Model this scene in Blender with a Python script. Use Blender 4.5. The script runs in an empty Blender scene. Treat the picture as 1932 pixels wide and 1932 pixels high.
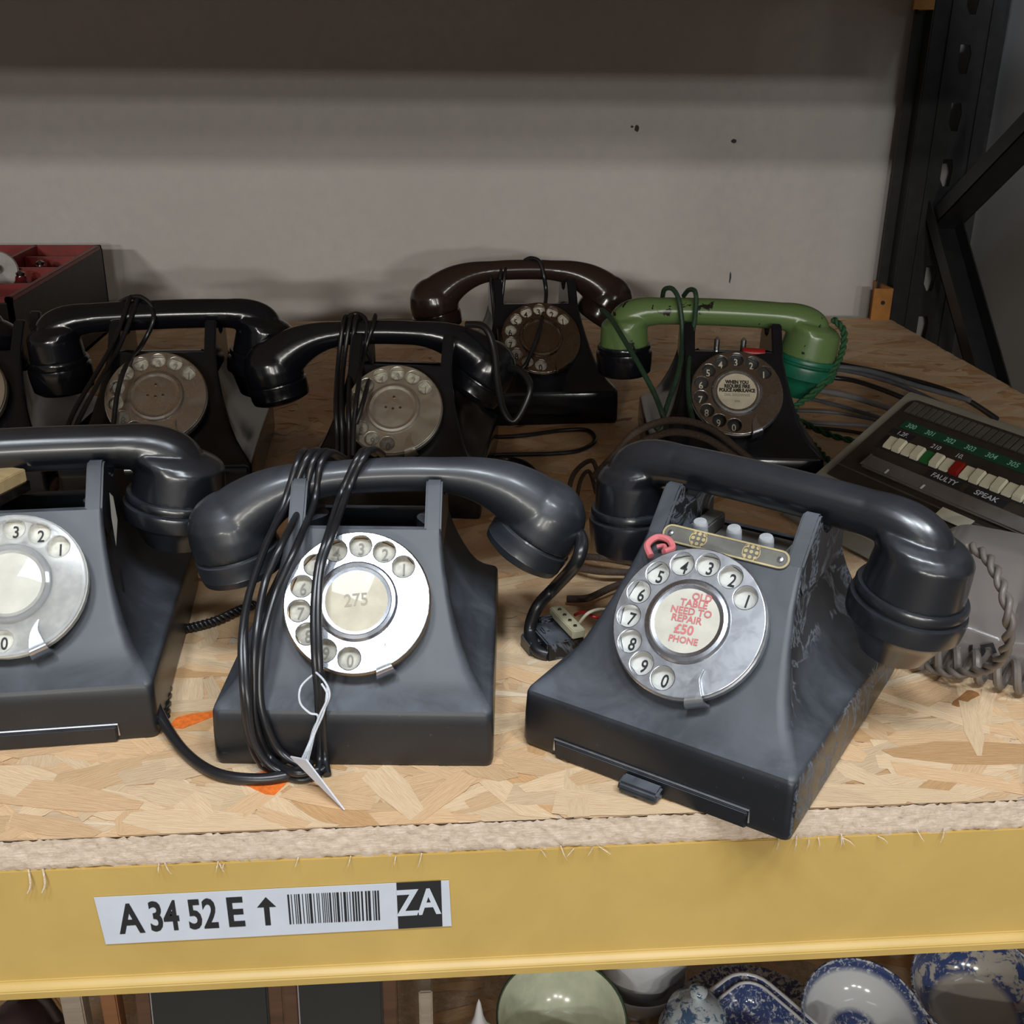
import bpy, bmesh, math, random
from mathutils import Vector, Matrix, Euler
from math import sin, cos, pi, radians as R
random.seed(7)
S = bpy.context.scene
C = S.collection
# ------------------------------------------------------------------ camera
cd = bpy.data.cameras.new('camera'); cam = bpy.data.objects.new('camera', cd); C.objects.link(cam)
cr, cu, cw = (0.99701871, -0.07636607, 0.01104186), (0.01907266, 0.38257158, 0.92372898), (0.07476585, 0.92076447, -0.38288752)
M = Matrix(((cr[0], cu[0], -cw[0], 0), (cr[1], cu[1], -cw[1], -.4521), (cr[2], cu[2], -cw[2], .3588), (0, 0, 0, 1)))
cam.matrix_world = M
cd.sensor_width = 36; cd.sensor_height = 36; cd.sensor_fit = 'HORIZONTAL'
cd.lens = 36 * 2062.8 / 1932; cd.clip_start = .01; cd.clip_end = 60
S.camera = cam
# ------------------------------------------------------------------ exposure, world, lamps
S.view_settings.view_transform = 'Standard'; S.view_settings.look = 'None'
S.view_settings.gamma = 1; S.view_settings.use_curve_mapping = False; S.view_settings.exposure = 0.0
w = bpy.data.worlds.new('hall'); S.world = w; w.use_nodes = True
w.node_tree.nodes['Background'].inputs[0].default_value = (.70, .66, .65, 1)
w.node_tree.nodes['Background'].inputs[1].default_value = .23

def lamp(loc, target, sx, sy, power, col):
    l = bpy.data.lights.new('ceiling_lamp_light', 'AREA'); l.shape = 'RECTANGLE'; l.size = sx; l.size_y = sy
    l.energy = power; l.color = col
    o = bpy.data.objects.new('ceiling_lamp_light', l); C.objects.link(o); o.location = loc
    o.rotation_euler = (Vector(target) - Vector(loc)).to_track_quat('-Z', 'Y').to_euler()
    return o
COOL = (.86, .93, 1.0)
for kx in (-.55, .20, .95): lamp((kx, -1.15, 2.36), (.05, .1, .05), .42, .34, 25.5, COOL)          # fittings over this aisle
lamp((-1.1, -2.6, 2.55), (0, .1, .05), 1.2, .16, 2.0, COOL)
lamp((1.6, -3.0, 2.6), (0, .3, .05), 1.2, .16, 2.0, COOL)
for (x, y, z, p) in [(-1.8, -6.2, 1.72, 84), (2.3, -6.2, 1.55, 32), (.9, -8.5, 1.35, 78), (-.5, -8.5, 1.6, 78)]:   # lamps further down the hall
    lamp((x, y, z), (0, 1.0, .1), .5, .12, p, (1, .97, .9))

# ------------------------------------------------------------------ helpers
def setp(o, label=None, cat=None, group=None, kind=None):
    if label: o['label'] = label
    if cat: o['category'] = cat
    if group: o['group'] = group
    if kind: o['kind'] = kind
    return o
def link(name, me, mat=None, parent=None, loc=None, rot=None, mtx=None):
    o = bpy.data.objects.new(name, me); C.objects.link(o)
    if mat is not None and me is not None and len(me.materials) == 0: me.materials.append(mat)
    if parent: o.parent = parent
    if loc is not None: o.location = loc
    if rot is not None: o.rotation_euler = rot
    if mtx is not None: o.matrix_local = mtx
    return o
def smooth(me, ang=35):
    me.polygons.foreach_set('use_smooth', [True] * len(me.polygons)); me.set_sharp_from_angle(angle=R(ang)); me.update(); return me
def mesh(name, vs, fs, ang=35, fix=True):
    me = bpy.data.meshes.new(name); me.from_pydata([tuple(v) for v in vs], [], fs)
    if fix:
        bm = bmesh.new(); bm.from_mesh(me); bmesh.ops.recalc_face_normals(bm, faces=bm.faces[:]); bm.to_mesh(me); bm.free()
    return smooth(me, ang)
class MB:
    def __init__(s): s.v = []; s.f = []
    def add(s, vs, fs, m=None):
        n = len(s.v); s.v += [(m @ Vector(v)) if m else Vector(v) for v in vs]; s.f += [[i + n for i in f] for f in fs]; return s
    def box(s, a, b, m=None):
        (x0, y0, z0), (x1, y1, z1) = a, b
        return s.add([(x0,y0,z0),(x1,y0,z0),(x1,y1,z0),(x0,y1,z0),(x0,y0,z1),(x1,y0,z1),(x1,y1,z1),(x0,y1,z1)],
                     [(0,3,2,1),(4,5,6,7),(0,1,5,4),(1,2,6,5),(2,3,7,6),(3,0,4,7)], m)
    def prism(s, poly, x0, x1, m=None):     # poly of (y,z) extruded along x
        n = len(poly); vs = [(x0, y, z) for y, z in poly] + [(x1, y, z) for y, z in poly]
        fs = [list(range(n))[::-1], list(range(n, 2*n))] + [[i, (i+1) % n, n+(i+1) % n, n+i] for i in range(n)]
        return s.add(vs, fs, m)
    def lathe(s, prof, seg=40, m=None, cap=True):
        vs = []; fs = []; k = len(prof)
        for i in range(seg):
            a = 2*pi*i/seg
            for r, z in prof: vs.append((r*cos(a), r*sin(a), z))
        for i in range(seg):
            j = (i+1) % seg
            for q in range(k-1): fs.append([i*k+q, j*k+q, j*k+q+1, i*k+q+1])
        if cap and prof[0][0] > 1e-6: fs.append([i*k for i in range(seg)][::-1])
        if cap and prof[-1][0] > 1e-6: fs.append([i*k+k-1 for i in range(seg)])
        return s.add(vs, fs, m)
    def tube(s, pts, rad, seg=10, closed=False, m=None, sq=1.0):
        pts = [Vector(p) for p in pts]; n = len(pts)
        rr = rad if isinstance(rad, (list, tuple)) else [rad]*n
        vs = []; fs = []; up = None
        for i, p in enumerate(pts):
            a = pts[i-1] if (i > 0 or closed) else p; b = pts[(i+1) % n] if (i < n-1 or closed) else p
            t = (b-a).normalized() if (b-a).length > 1e-9 else Vector((1,0,0))
            if up is None:
                up = Vector((0,0,1)) if abs(t.z) < .9 else Vector((0,1,0))
            up = (up - t*up.dot(t))
            if up.length < 1e-6: up = t.orthogonal()
            up.normalize(); sd = t.cross(up)
            for q in range(seg):
                c = 2*pi*q/seg; vs.append(p + up*(cos(c)*rr[i]) + sd*(sin(c)*rr[i]*sq))
        for i in range(n if closed else n-1):
            j = (i+1) % n
            for q in range(seg): fs.append([i*seg+q, i*seg+(q+1) % seg, j*seg+(q+1) % seg, j*seg+q])
        if not closed: fs += [list(range(seg))[::-1], list(range((n-1)*seg, n*seg))]
        return s.add(vs, fs, m)
    def build(s, name, mat, parent=None, ang=35, bevel=0, **k):
        me = mesh(name, s.v, s.f, ang)
        if bevel:
            bm = bmesh.new(); bm.from_mesh(me)
            es = [e for e in bm.edges if len(e.link_faces) == 2 and e.calc_face_angle() > .5]
            bmesh.ops.bevel(bm, geom=es, offset=bevel, segments=2, affect='EDGES', clamp_overlap=True)
            bm.to_mesh(me); bm.free(); smooth(me, 40)
        return link(name, me, mat, parent, **k)
def spline(pts, n=8, closed=False):
    P = [Vector(p) for p in pts]; out = []; N = len(P)
    for i in range(N if closed else N-1):
        if closed: p0, p1, p2, p3 = P[i-1], P[i], P[(i+1) % N], P[(i+2) % N]
        else: p0, p1, p2, p3 = P[max(i-1,0)], P[i], P[i+1], P[min(i+2,N-1)]
        for k in range(n):
            t = k/n
            out.append(.5*((2*p1)+(-p0+p2)*t+(2*p0-5*p1+4*p2-p3)*t*t+(-p0+3*p1-3*p2+p3)*t**3))
    if not closed: out.append(P[-1])
    return out
def twist(path, r, turns, strands=2, k=1.0):     # two strands wound round a path
    res = []; n = len(path)
    for sidx in range(strands):
        pts = []
        for i, p in enumerate(path):
            t = (path[min(i+1,n-1)] - path[max(i-1,0)]).normalized()
            u = t.cross(Vector((.3,.2,1))).normalized(); v = t.cross(u); a = 2*pi*(turns*i/(n-1) + sidx/strands)
            pts.append(p + (u*cos(a) + v*sin(a))*r*k)
        res.append(pts)
    return res
def curve_mesh(name, splines, extrude=0.0, bevel=0.0, off=0.0, res=2):   # filled 2D outlines with holes
    c = bpy.data.curves.new(name, 'CURVE'); c.dimensions = '2D'; c.fill_mode = 'BOTH'; c.extrude = extrude; c.bevel_depth = bevel; c.bevel_resolution = res; c.offset = off
    for pts in splines:
        sp = c.splines.new('POLY'); sp.points.add(len(pts)-1)
        for q, p in enumerate(pts): sp.points[q].co = (p[0], p[1], 0, 1)
        sp.use_cyclic_u = True
    o = bpy.data.objects.new(name, c); C.objects.link(o)
    me = bpy.data.meshes.new_from_object(o.evaluated_get(bpy.context.evaluated_depsgraph_get())); bpy.data.objects.remove(o); me.name = name
    return smooth(me, 30)
def text_mesh(items, size=.008, off=0.0, extrude=0.0):    # items: (string, x, y, rotation, sx, sy)
    out = MB()
    for it in items:
        tx, x, y, a, sx, sy = it
        key = (tx, size, off, extrude)
        if key not in TC:
            c = bpy.data.curves.new('t', 'FONT'); c.body = tx; c.size = size; c.align_x = 'CENTER'; c.align_y = 'CENTER'; c.offset = off; c.extrude = extrude; c.resolution_u = 3
            o = bpy.data.objects.new('t', c); C.objects.link(o)
            me = bpy.data.meshes.new_from_object(o.evaluated_get(bpy.context.evaluated_depsgraph_get())); bpy.data.objects.remove(o)
            TC[key] = ([v.co.copy() for v in me.vertices], [list(p.vertices) for p in me.polygons]); bpy.data.meshes.remove(me)
        vs, fs = TC[key]
        out.add(vs, fs, Matrix.Translation((x, y, 0)) @ Matrix.Rotation(a, 4, 'Z') @ Matrix.Diagonal((sx, sy, 1, 1)))
    return out
TC = {}
def circ(x, y, r, n=24): return [(x+r*cos(2*pi*i/n), y+r*sin(2*pi*i/n)) for i in range(n)]

# ------------------------------------------------------------------ materials
class NT:
    def __init__(s, name):
        s.m = bpy.data.materials.new(name); s.m.use_nodes = True; s.t = s.m.node_tree; s.b = s.t.nodes['Principled BSDF']
    def n(s, typ, **k):
        x = s.t.nodes.new(typ)
        for a, v in k.items():
            if a.startswith('_'): setattr(x, a[1:], v)
            else: x.inputs[a.replace('__', ' ')].default_value = v
        return x
    def l(s, a, b): s.t.links.new(a, b)
    def coord(s, kind='Object', scale=(1,1,1)):
        c = s.n('ShaderNodeTexCoord'); m = s.n('ShaderNodeMapping'); m.inputs['Scale'].default_value = scale
        s.l(c.outputs[kind], m.inputs[0]); return m.outputs[0]
    def noise(s, vec, scale, detail=4, rough=.55, dist=0):
        x = s.n('ShaderNodeTexNoise'); x.inputs['Scale'].default_value = scale; x.inputs['Detail'].default_value = detail
        x.inputs['Roughness'].default_value = rough; x.inputs['Distortion'].default_value = dist; s.l(vec, x.inputs['Vector']); return x.outputs[0]
    def ramp(s, fac, stops):
        x = s.n('ShaderNodeValToRGB'); e = x.color_ramp.elements
        while len(e) < len(stops): e.new(.5)
        for i, (p, c) in enumerate(stops): e[i].position = p; e[i].color = (*c, 1) if len(c) == 3 else c
        s.l(fac, x.inputs[0]); return x.outputs[0]
    def mix(s, f, a, b):
        x = s.n('ShaderNodeMix', _data_type='RGBA')
        for sock, v in ((x.inputs[0], f), (x.inputs[6], a), (x.inputs[7], b)):
            if isinstance(v, (int, float)): sock.default_value = v
            elif isinstance(v, tuple): sock.default_value = (*v, 1)
            else: s.l(v, sock)
        return x.outputs[2]
    def math(s, op, a, b=0.0):
        x = s.n('ShaderNodeMath', _operation=op)
        for i, v in enumerate((a, b)):
            if isinstance(v, (int, float)): x.inputs[i].default_value = v
            else: s.l(v, x.inputs[i])
        return x.outputs[0]
    def bump(s, h, st=.2, dist=.001):
        x = s.n('ShaderNodeBump'); x.inputs['Strength'].default_value = st; x.inputs['Distance'].default_value = dist
        s.l(h, x.inputs['Height']); s.l(x.outputs[0], s.b.inputs['Normal'])
def plain(name, col, rough=.5, metal=0, vary=.15, scale=60, bump=0, spec=.5, coat=0):
    t = NT(name); v = t.coord(); n = t.noise(v, scale)
    lo = tuple(c*(1-vary) for c in col); hi = tuple(min(1, c*(1+vary)) for c in col)
    t.l(t.ramp(n, [(.3, lo), (.7, hi)]), t.b.inputs['Base Color']); t.b.inputs['Roughness'].default_value = rough
    t.b.inputs['Metallic'].default_value = metal; t.b.inputs['Specular IOR Level'].default_value = spec; t.b.inputs['Coat Weight'].default_value = coat
    if bump: t.bump(n, bump)
    return t.m
def bakelite(name, col, rough=.3, dust_sheen=.35, dcol=(.135,.150,.178), chips=0, seed=0.0, spec=.5, streak=0, coat=0, coatr=.45):
    t = NT(name); c = t.coord(); mp = t.n('ShaderNodeMapping'); mp.inputs['Location'].default_value = (seed, seed*2, 0); t.l(c, mp.inputs[0]); v = mp.outputs[0]
    big = t.noise(v, 22, 6, .6, .6); fine = t.noise(v, 330, 3, .7)
    geo = t.n('ShaderNodeNewGeometry'); sep = t.n('ShaderNodeSeparateXYZ'); t.l(geo.outputs['Normal'], sep.inputs[0])
    up = t.math('MAXIMUM', sep.outputs[2], 0.0); up = t.math('POWER', up, 1.6)      # dusty film plus painted lamp sheen, paler on what faces up
    pat = t.ramp(big, [(.38, (0,0,0)), (.66, (1,1,1))])
    d = t.math('MULTIPLY', t.math('ADD', t.math('MULTIPLY', pat, .55), .45), t.math('ADD', up, .02))
    d = t.math('MULTIPLY', d, dust_sheen); d = t.math('MINIMUM', d, 1.0)
    if streak:
        tcn = t.n('ShaderNodeTexCoord'); sx = t.n('ShaderNodeSeparateXYZ'); t.l(tcn.outputs['Normal'], sx.inputs[0]); flank = t.ramp(t.math('ABSOLUTE', sx.outputs[0]), [(.70,(0,0,0)),(.9,(1,1,1))])
        sn = t.noise(v, 30, 6, .62, 1.6); d = t.math('MAXIMUM', d, t.math('MULTIPLY', t.ramp(sn, [(.47,(0,0,0)),(.52,(1,1,1)),(.57,(0,0,0))]), t.math('MULTIPLY', streak, flank)))
    spk = t.ramp(fine, [(.66, (0,0,0)), (.74, (1,1,1))]); d2 = t.math('MINIMUM', t.math('ADD', d, t.math('MULTIPLY', spk, dust_sheen*.18)), 1.0)
    base = col
    if chips:
        cn = t.noise(v, 46, 5, .65, .4); cm = t.ramp(cn, [(.625, (0,0,0)), (.635, (1,1,1))]); base = t.mix(cm, col, (.012,.011,.01))
    t.l(t.mix(d2, base, dcol), t.b.inputs['Base Color'])
    rr = t.math('ADD', t.math('MULTIPLY', d2, .55), rough); t.l(rr, t.b.inputs['Roughness'])
    t.b.inputs['Specular IOR Level'].default_value = spec; t.b.inputs['Coat Weight'].default_value = coat; t.b.inputs['Coat Roughness'].default_value = coatr
    t.bump(fine, .06, .0004)
    return t.m
def metal(name, col, rough=.25, dirt=.3, dcol=(.09,.07,.05), aniso=0):
    t = NT(name); v = t.coord(); n = t.noise(v, 90, 6, .65, .5); f = t.ramp(n, [(.42, (0,0,0)), (.72, (1,1,1))])
    f = t.math('MULTIPLY', f, dirt); t.l(t.mix(f, col, dcol), t.b.inputs['Base Color']); t.b.inputs['Metallic'].default_value = 1
    t.l(t.math('ADD', t.math('MULTIPLY', f, .5), rough), t.b.inputs['Roughness']); t.bump(n, .05, .0005); return t.m
def wood(name, c1, c2, scale=(8, 80, 80), rough=.7):
    t = NT(name); v = t.coord(scale=scale); n = t.noise(v, 1.2, 5, .6, .8); t.l(t.ramp(n, [(.3, c1), (.7, c2)]), t.b.inputs['Base Color'])
    t.b.inputs['Roughness'].default_value = rough; t.bump(n, .3, .001); return t.m
BK = [bakelite('black_bakelite_%d' % i, (.0055,.0062,.0085), rg, du, seed=i*1.7, spec=sp, streak=st, coat=ct) for i, (rg, du, sp, st, ct) in enumerate([(.36,.66,.5,0,.25),(.36,.85,.5,0,.25),(.33,.80,.5,1.0,.2),(.17,.06,.5,0,0),(.20,.09,.55,0,0)])]
HD = bakelite('handset_bakelite', (.006,.007,.010), .30, .17, seed=4.1, spec=.6, coat=.7, coatr=.22)
RUB = bakelite('soft_black_plastic', (.011,.013,.017), .42, .26, seed=3.3, spec=.55, coat=.4, coatr=.2)
BROWN = bakelite('brown_bakelite', (.030,.017,.014), .18, .10, (.10,.08,.07), seed=5)
GREEN = bakelite('chipped_green_paint', (.125,.205,.072), .26, .05, (.2,.22,.12), chips=1, seed=2.2)
TEAL = plain('turquoise_paint', (.012,.13,.075), .35, vary=.3)
CHROME = metal('bright_chrome', (.55,.575,.63), .25, .12, (.4,.36,.3)); SATIN = metal('satin_aluminium', (.60,.62,.66), .30, .25, (.30,.29,.28))
TARN = metal('tarnished_chrome', (.66,.65,.63), .26, .45, (.28,.26,.23)); TARN2 = metal('dull_nickel', (.78,.76,.68), .36, .4, (.44,.40,.32)); BRASS = metal('worn_brass_rim', (.50,.36,.22), .3, .4)
DKM = metal('dark_worn_chrome', (.30,.25,.21), .2, .5)
PLATE = plain('cream_number_plate', (.44,.42,.35), .45, vary=.25, scale=200); PLATEW = plain('white_number_plate', (.62,.62,.58), .4, vary=.08); PLATEG = plain('grimy_number_plate', (.46,.43,.36), .35, vary=.4, scale=260)
PLATEK = plain('black_enamel_plate', (.05,.048,.045), .25, vary=.3)
INK = plain('black_ink', (.012,.012,.014), .6, vary=0); INKG = plain('faded_grey_ink', (.24,.23,.20), .7, vary=.1); INKR = plain('faded_red_ink', (.55,.17,.17), .7, vary=.1)
CARD = plain('yellowed_card', (.54,.49,.37), .6, vary=.12, scale=90, coat=.15); CARDW = plain('white_card', (.58,.56,.48), .5, vary=.10, scale=90, coat=.4)
CORD = plain('black_rubber_cord', (.012,.012,.014), .32, vary=.2, spec=.6); CORDG = plain('green_cord', (.022,.055,.030), .5, vary=.3, scale=400); CORDT = plain('green_cloth_cord', (.020,.085,.030), .8, vary=.4, scale=900)
CORDB = plain('brown_cloth_cable', (.085,.058,.042), .8, vary=.35, scale=700, bump=.4); CORDY = plain('grey_cable', (.10,.11,.13), .42, vary=.2); CORDK = plain('taupe_coil_cord', (.135,.115,.10), .45, vary=.15)
WHITE = plain('white_card_tag', (.55,.58,.64), .6, vary=.04)
PINK = plain('pink_plastic_ring', (.62,.17,.18), .5, vary=.15); RED = plain('red_plastic', (.30,.01,.012), .35, vary=.2)
# ------------------------------------------------------------------ telephones
CACHE = {}
def cached(key, fn):
    if key not in CACHE: CACHE[key] = fn()
    return CACHE[key]
LEV = [(0,-.0070,.1850,.0752,.004),(.004,-.0082,.1865,.0760,.004),(.020,-.0078,.186,.0760,.0045),(.0315,-.0070,.185,.0756,.0045),(.0338,-.0060,.184,.0748,.0045),
       (.0362,-.0010,.181,.0718,.005),(.0402,.0062,.1765,.0675,.0055),(.0465,.0135,.1715,.0625,.006),(.0560,.0226,.166,.0578,.006),(.067,.0327,.161,.0535,.0048),
       (.078,.0425,.156,.0500,.0040),(.090,.0532,.151,.0470,.0035),(.100,.0622,.147,.0450,.003),(.1075,.0690,.144,.0440,.0025)]
def rrect(x, y0, y1, r, z, n=5):
    out = []
    for cx, cy, a0 in ((x-r, y0+r, -90), (x-r, y1-r, 0), (-x+r, y1-r, 90), (-x+r, y0+r, 180)):
        for k in range(n+1):
            a = R(a0 + 90*k/n); out.append((cx + r*cos(a), cy + r*sin(a), z))
    return out
def body_mesh():
    # refine the levels, then loft; the waist between front and back faces is drawn in on the flanks
    L = [LEV[0]]
    for a, b in zip(LEV, LEV[1:]):
        for k in (.5, 1): L.append(tuple(a[i] + (b[i]-a[i])*k for i in range(5)))
    vs = []; fs = []; n = 5; sidecols = 6
    rings = []
    for z, y0, y1, x, r in L:
        base = rrect(x, y0, y1, r, z, n); ring = []
        dip = .010*max(0, min(1, (z-.036)/.02))
        def side(sg, a, b):
            o = []
            for k in range(1, sidecols+1):
                t = k/(sidecols+1); o.append((a[0] - sg*dip*sin(pi*t)**.7, a[1]+(b[1]-a[1])*t, z))
            return o
        m = n+1
        ring += base[0:m]; ring += side(1, base[m-1], base[m]); ring += base[m:3*m]; ring += side(-1, base[3*m-1], base[3*m]); ring += base[3*m:]
        rings.append(ring)
    rings = [[(p[0], p[1], p[2] - max(0, p[1]-.078)*.24*(p[2]/.1075)**2) for p in rg] for rg in rings]
    N = len(rings[0])
    for ring in rings: vs += ring
    for i in range(len(rings)-1):
        for q in range(N): fs.append([i*N+q, i*N+(q+1) % N, (i+1)*N+(q+1) % N, (i+1)*N+q])
    # hollow tray on top between the cradle walls
    last = rings[-1]; i0 = (len(rings)-1)*N
    inner = [(p[0]*.80, .0735 + (p[1]-.069)*.88, p[2]) for p in last]; a = len(vs); vs += inner
    deep = [(p[0]*.97, p[1], .080) for p in inner]; b = len(vs); vs += deep
    for q in range(N):
        fs.append([i0+q, i0+(q+1) % N, a+(q+1) % N, a+q]); fs.append([a+q, a+(q+1) % N, b+(q+1) % N, b+q])
    fs.append([b+q for q in range(N)]); fs.append(list(range(N))[::-1])
    return mesh('body', vs, fs, 40)
def cradle_mesh(sg):
    m = MB()
    poly = [(.0635,.1012),(.0872,.1275),(.0905,.1295),(.0945,.129),(.0985,.1195),(.106,.1150),(.118,.1150),(.1255,.1195),(.1295,.1285),(.134,.1285),(.1405,.110),(.1425,.088),(.075,.088)]
    x0, x1 = sorted((sg*.0345, sg*.0441)); m.prism(poly, x0, x1)
    me = mesh('cradle', m.v, m.f)
    bm = bmesh.new(); bm.from_mesh(me)
    bmesh.ops.bevel(bm, geom=[e for e in bm.edges if e.calc_face_angle(0) > .8], offset=.0012, segments=2, affect='EDGES', clamp_overlap=True); bm.to_mesh(me); bm.free()
    return smooth(me, 45)
HA = [R(39 + 25.2*i) for i in range(10)]
def wheel_mesh():
    return curve_mesh('finger_wheel', [circ(0,0,.0396,72), circ(0,0,.0185,36)[::-1]] + [circ(.0318*cos(a), .0318*sin(a), .0067, 22)[::-1] for a in HA], .0003, .0006, 0, 2)
def lat(name, prof, seg=48, ang=35):
    def f():
        m = MB(); m.lathe(prof, seg); return mesh(name, m.v, m.f, ang)
    return f
def put(name, key, fn, mat, parent, **k):
    me = cached((key, mat.name), fn)
    return link(name, me, mat, parent, **k)
def make_dial(root, st):
    tilt = R(48.4)
    d = put('dial', 'dialcup', lat('dial', [(.0,-.004),(.034,-.004),(.0345,.002),(.0385,.003),(.0405,.0055),(.0408,.0105),(.0400,.0112),(.0380,.0108),(.0376,.0072),(0,.0072)]), st['cup'], root, loc=(0, .0382, .0733), rot=(tilt, 0, 0))
    pl = put('number_plate', 'plate', lat('number_plate', [(0,.0073),(.0374,.0073),(.0374,.0079),(0,.0079)]), st['plate'], d)
    dg = cached(('digits', st['ink'].name), lambda: (lambda m: mesh('digits', m.v, m.f, fix=False))(text_mesh([(str((i+1) % 10), .0318*cos(a), .0318*sin(a)-.0008, 0, .9, 1.1) for i, a in enumerate(HA)], .0088, .00012)))
    link('digits', dg, st['ink'], d, loc=(0, 0, .0082))
    put('finger_wheel', 'wheel', wheel_mesh, st['wheel'], d, loc=(0, 0, .0122))
    put('hub_ring', 'hub' + st.get('hubk', ''), lat('hub_ring', [(.0170,.0125),(.0222,.0125),(.0226,.0138),(.0215,.0152),(.0196,.0156),(.0190,.0148),(.0190,.0125)][:6] + [(.0172,.0145),(.0170,.0125)]), st['hub'], d)
    cdk = put('centre_card', 'card', lat('centre_card', [(0,.0125),(.0190,.0125),(.0190,.0144),(.012,.0148),(0,.0149)]), st['card'], d)
    if st.get('screws'):
        for (x, y) in ((-.006, 0), (.006, 0), (0, .0095), (0, -.001)):
            put('screw', 'scr', lat('screw', [(0,.0146),(.0012,.0146),(.0011,.0153),(0,.0153)], 10), DKM, d, loc=(x, y, 0))
    if st.get('text'):
        for (items, size, off, ink) in st['text']:
            m = text_mesh(items, size, off); link('writing', mesh('writing', m.v, m.f, fix=False), ink, d, loc=(0, 0, .01515))
    # finger stop: a hooked claw reaching in from the rim
    def stop():
        a = R(-66); m = MB(); T = Matrix.Rotation(a, 4, 'Z')
        pts = spline([(.0425,0,.004),(.0432,0,.0105),(.0415,.0003,.0150),(.036,.001,.0152),(.031,.0025,.0148),(.0265,.0065,.0145)], 4)
        wid = [.0068,.0068,.0067,.0066,.0064,.0062,.0060,.0058,.0054,.0050,.0046,.0042,.0038,.0034,.0030,.0026,.0022,.0018,.0013,.0008,.0003]
        n = len(pts); vs = []; fs = []
        for i, p in enumerate(pts):
            w2 = wid[min(i, 20)]*.85
            t = (pts[min(i+1,n-1)]-pts[max(i-1,0)]).normalized(); nn = t.cross(Vector((0,1,0))).normalized()*.0006
            for s1, s2 in ((-1,-1),(1,-1),(1,1),(-1,1)): vs.append(p + Vector((0,1,0))*w2*s1 + nn*s2)
        for i in range(n-1):
            for q in range(4): fs.append([i*4+q, i*4+(q+1) % 4, (i+1)*4+(q+1) % 4, (i+1)*4+q])
        fs += [[3,2,1,0], [n*4-4, n*4-3, n*4-2, n*4-1]]
        m.add(vs, fs, T); return mesh('finger_stop', m.v, m.f, 50)
    put('finger_stop', 'stop', stop, st['stop'], d)
    return d
def fuse(name, m, voxel=.00125, it=6):      # fuse overlapping shapes into one smooth moulding
    me = mesh(name, m.v, m.f, 60); o = bpy.data.objects.new(name, me); C.objects.link(o)
    r = o.modifiers.new('r', 'REMESH'); r.mode = 'VOXEL'; r.voxel_size = voxel
    k = o.modifiers.new('s', 'SMOOTH'); k.factor = .5; k.iterations = it
    out = bpy.data.meshes.new_from_object(o.evaluated_get(bpy.context.evaluated_depsgraph_get())); bpy.data.objects.remove(o); out.name = name
    return smooth(out, 75)
def handset_straight(ms):
    m = MB(); h = [(0,0,.002),(.03,0,.0017),(.056,0,.0008),(.070,0,-.0008),(.080,0,-.0042),(.0865,0,-.0095),(.0885,0,-.018),(.0885,0,-.026)]
    P = spline([(-x,y,z) for x,y,z in h[::-1]] + h[1:], 6); rr = [.0126 + max(0, abs(p.x)-.056)*.10 - (.003 if p.z < -.012 else 0) for p in P]
    m.tube(P, rr, 24)
    for sg, prof, x, tl, sc in ((-1, EAR_DRUM, .0885, 4, 1), (1, MOU_DRUM, .090, 9, ms)):
        D = Matrix.Translation((x*sg, 0, -.006)) @ Matrix.Rotation(R(tl*sg), 4, 'Y') @ Matrix.Diagonal((1,1,sc,1))
        m.lathe(prof, 64, D)
        # sloping hood from handle to the far edge of the drum
        r0 = prof[4][0]
        n = 24; vs = []
        for f, w_, zz in ((0,.25,.0020),(.25,.60,.0022),(.5,.84,.0012),(.75,.97,-.002),(1.0,1.0,-.0080*sc)):
            for k in range(n):
                a = 2*pi*k/n; vs.append((r0*w_*cos(a)-sg*(1-f)*.016, r0*w_*sin(a)*(.72+.28*f), zz))
        fs = [[i*n+q, i*n+(q+1) % n, (i+1)*n+(q+1) % n, (i+1)*n+q] for i in range(4) for q in range(n)] + [list(range(n))[::-1], [4*n+q for q in range(n)]]
        m.add(vs, fs, Matrix.Translation((x*sg, 0, -.006)) @ Matrix.Rotation(R(tl*sg), 4, 'Y'))
    return fuse('handset', m, .0011, 3)
def handset_arched():
    m = MB(); h = [(0,0,0),(.03,0,-.0010),(.052,0,-.0042),(.070,0,-.0110),(.084,0,-.0205),(.092,0,-.0290)]
    P = spline([(-x,y,z) for x,y,z in h[::-1]] + h[1:], 6); rr = [.0106 + .0118*min(1, max(0, abs(p.x)-.03)/.060)**1.5 for p in P]
    m.tube(P, rr, 26)
    for sg, tl in ((-1, -12), (1, 33)): m.lathe(BALL, 56, Matrix.Translation((.0955*sg, 0, -.0335)) @ Matrix.Rotation(R(tl), 4, 'Y'))
    return fuse('handset', m, it=9)
EAR_DRUM = [(0,-.001),(.010,-.0015),(.0190,-.0035),(.0212,-.0065),(.0218,-.010),(.0228,-.027),(0,-.027)]
EAR_CAP = [(0,-.026),(.0245,-.026),(.0252,-.0275),(.0252,-.0295),(.0236,-.0302),(.0236,-.0318),(.0262,-.0325),(.0266,-.0345),(.0262,-.043),(.0250,-.052),(.0215,-.055),(.016,-.0545),(.010,-.051),(0,-.051)]
MOU_DRUM = [(0,-.001),(.012,-.0015),(.0220,-.0035),(.0245,-.0065),(.0250,-.010),(.0268,-.030),(0,-.030)]
MOU_CAP = [(0,-.029),(.0288,-.029),(.0296,-.0305),(.0296,-.033),(.0278,-.034),(.0278,-.0355),(.0306,-.0365),(.0312,-.039),(.0304,-.0475),(.0270,-.0495),(.0235,-.056),(.0185,-.066),(.0175,-.068),(.0145,-.0665),(.010,-.058),(0,-.058)]
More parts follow.
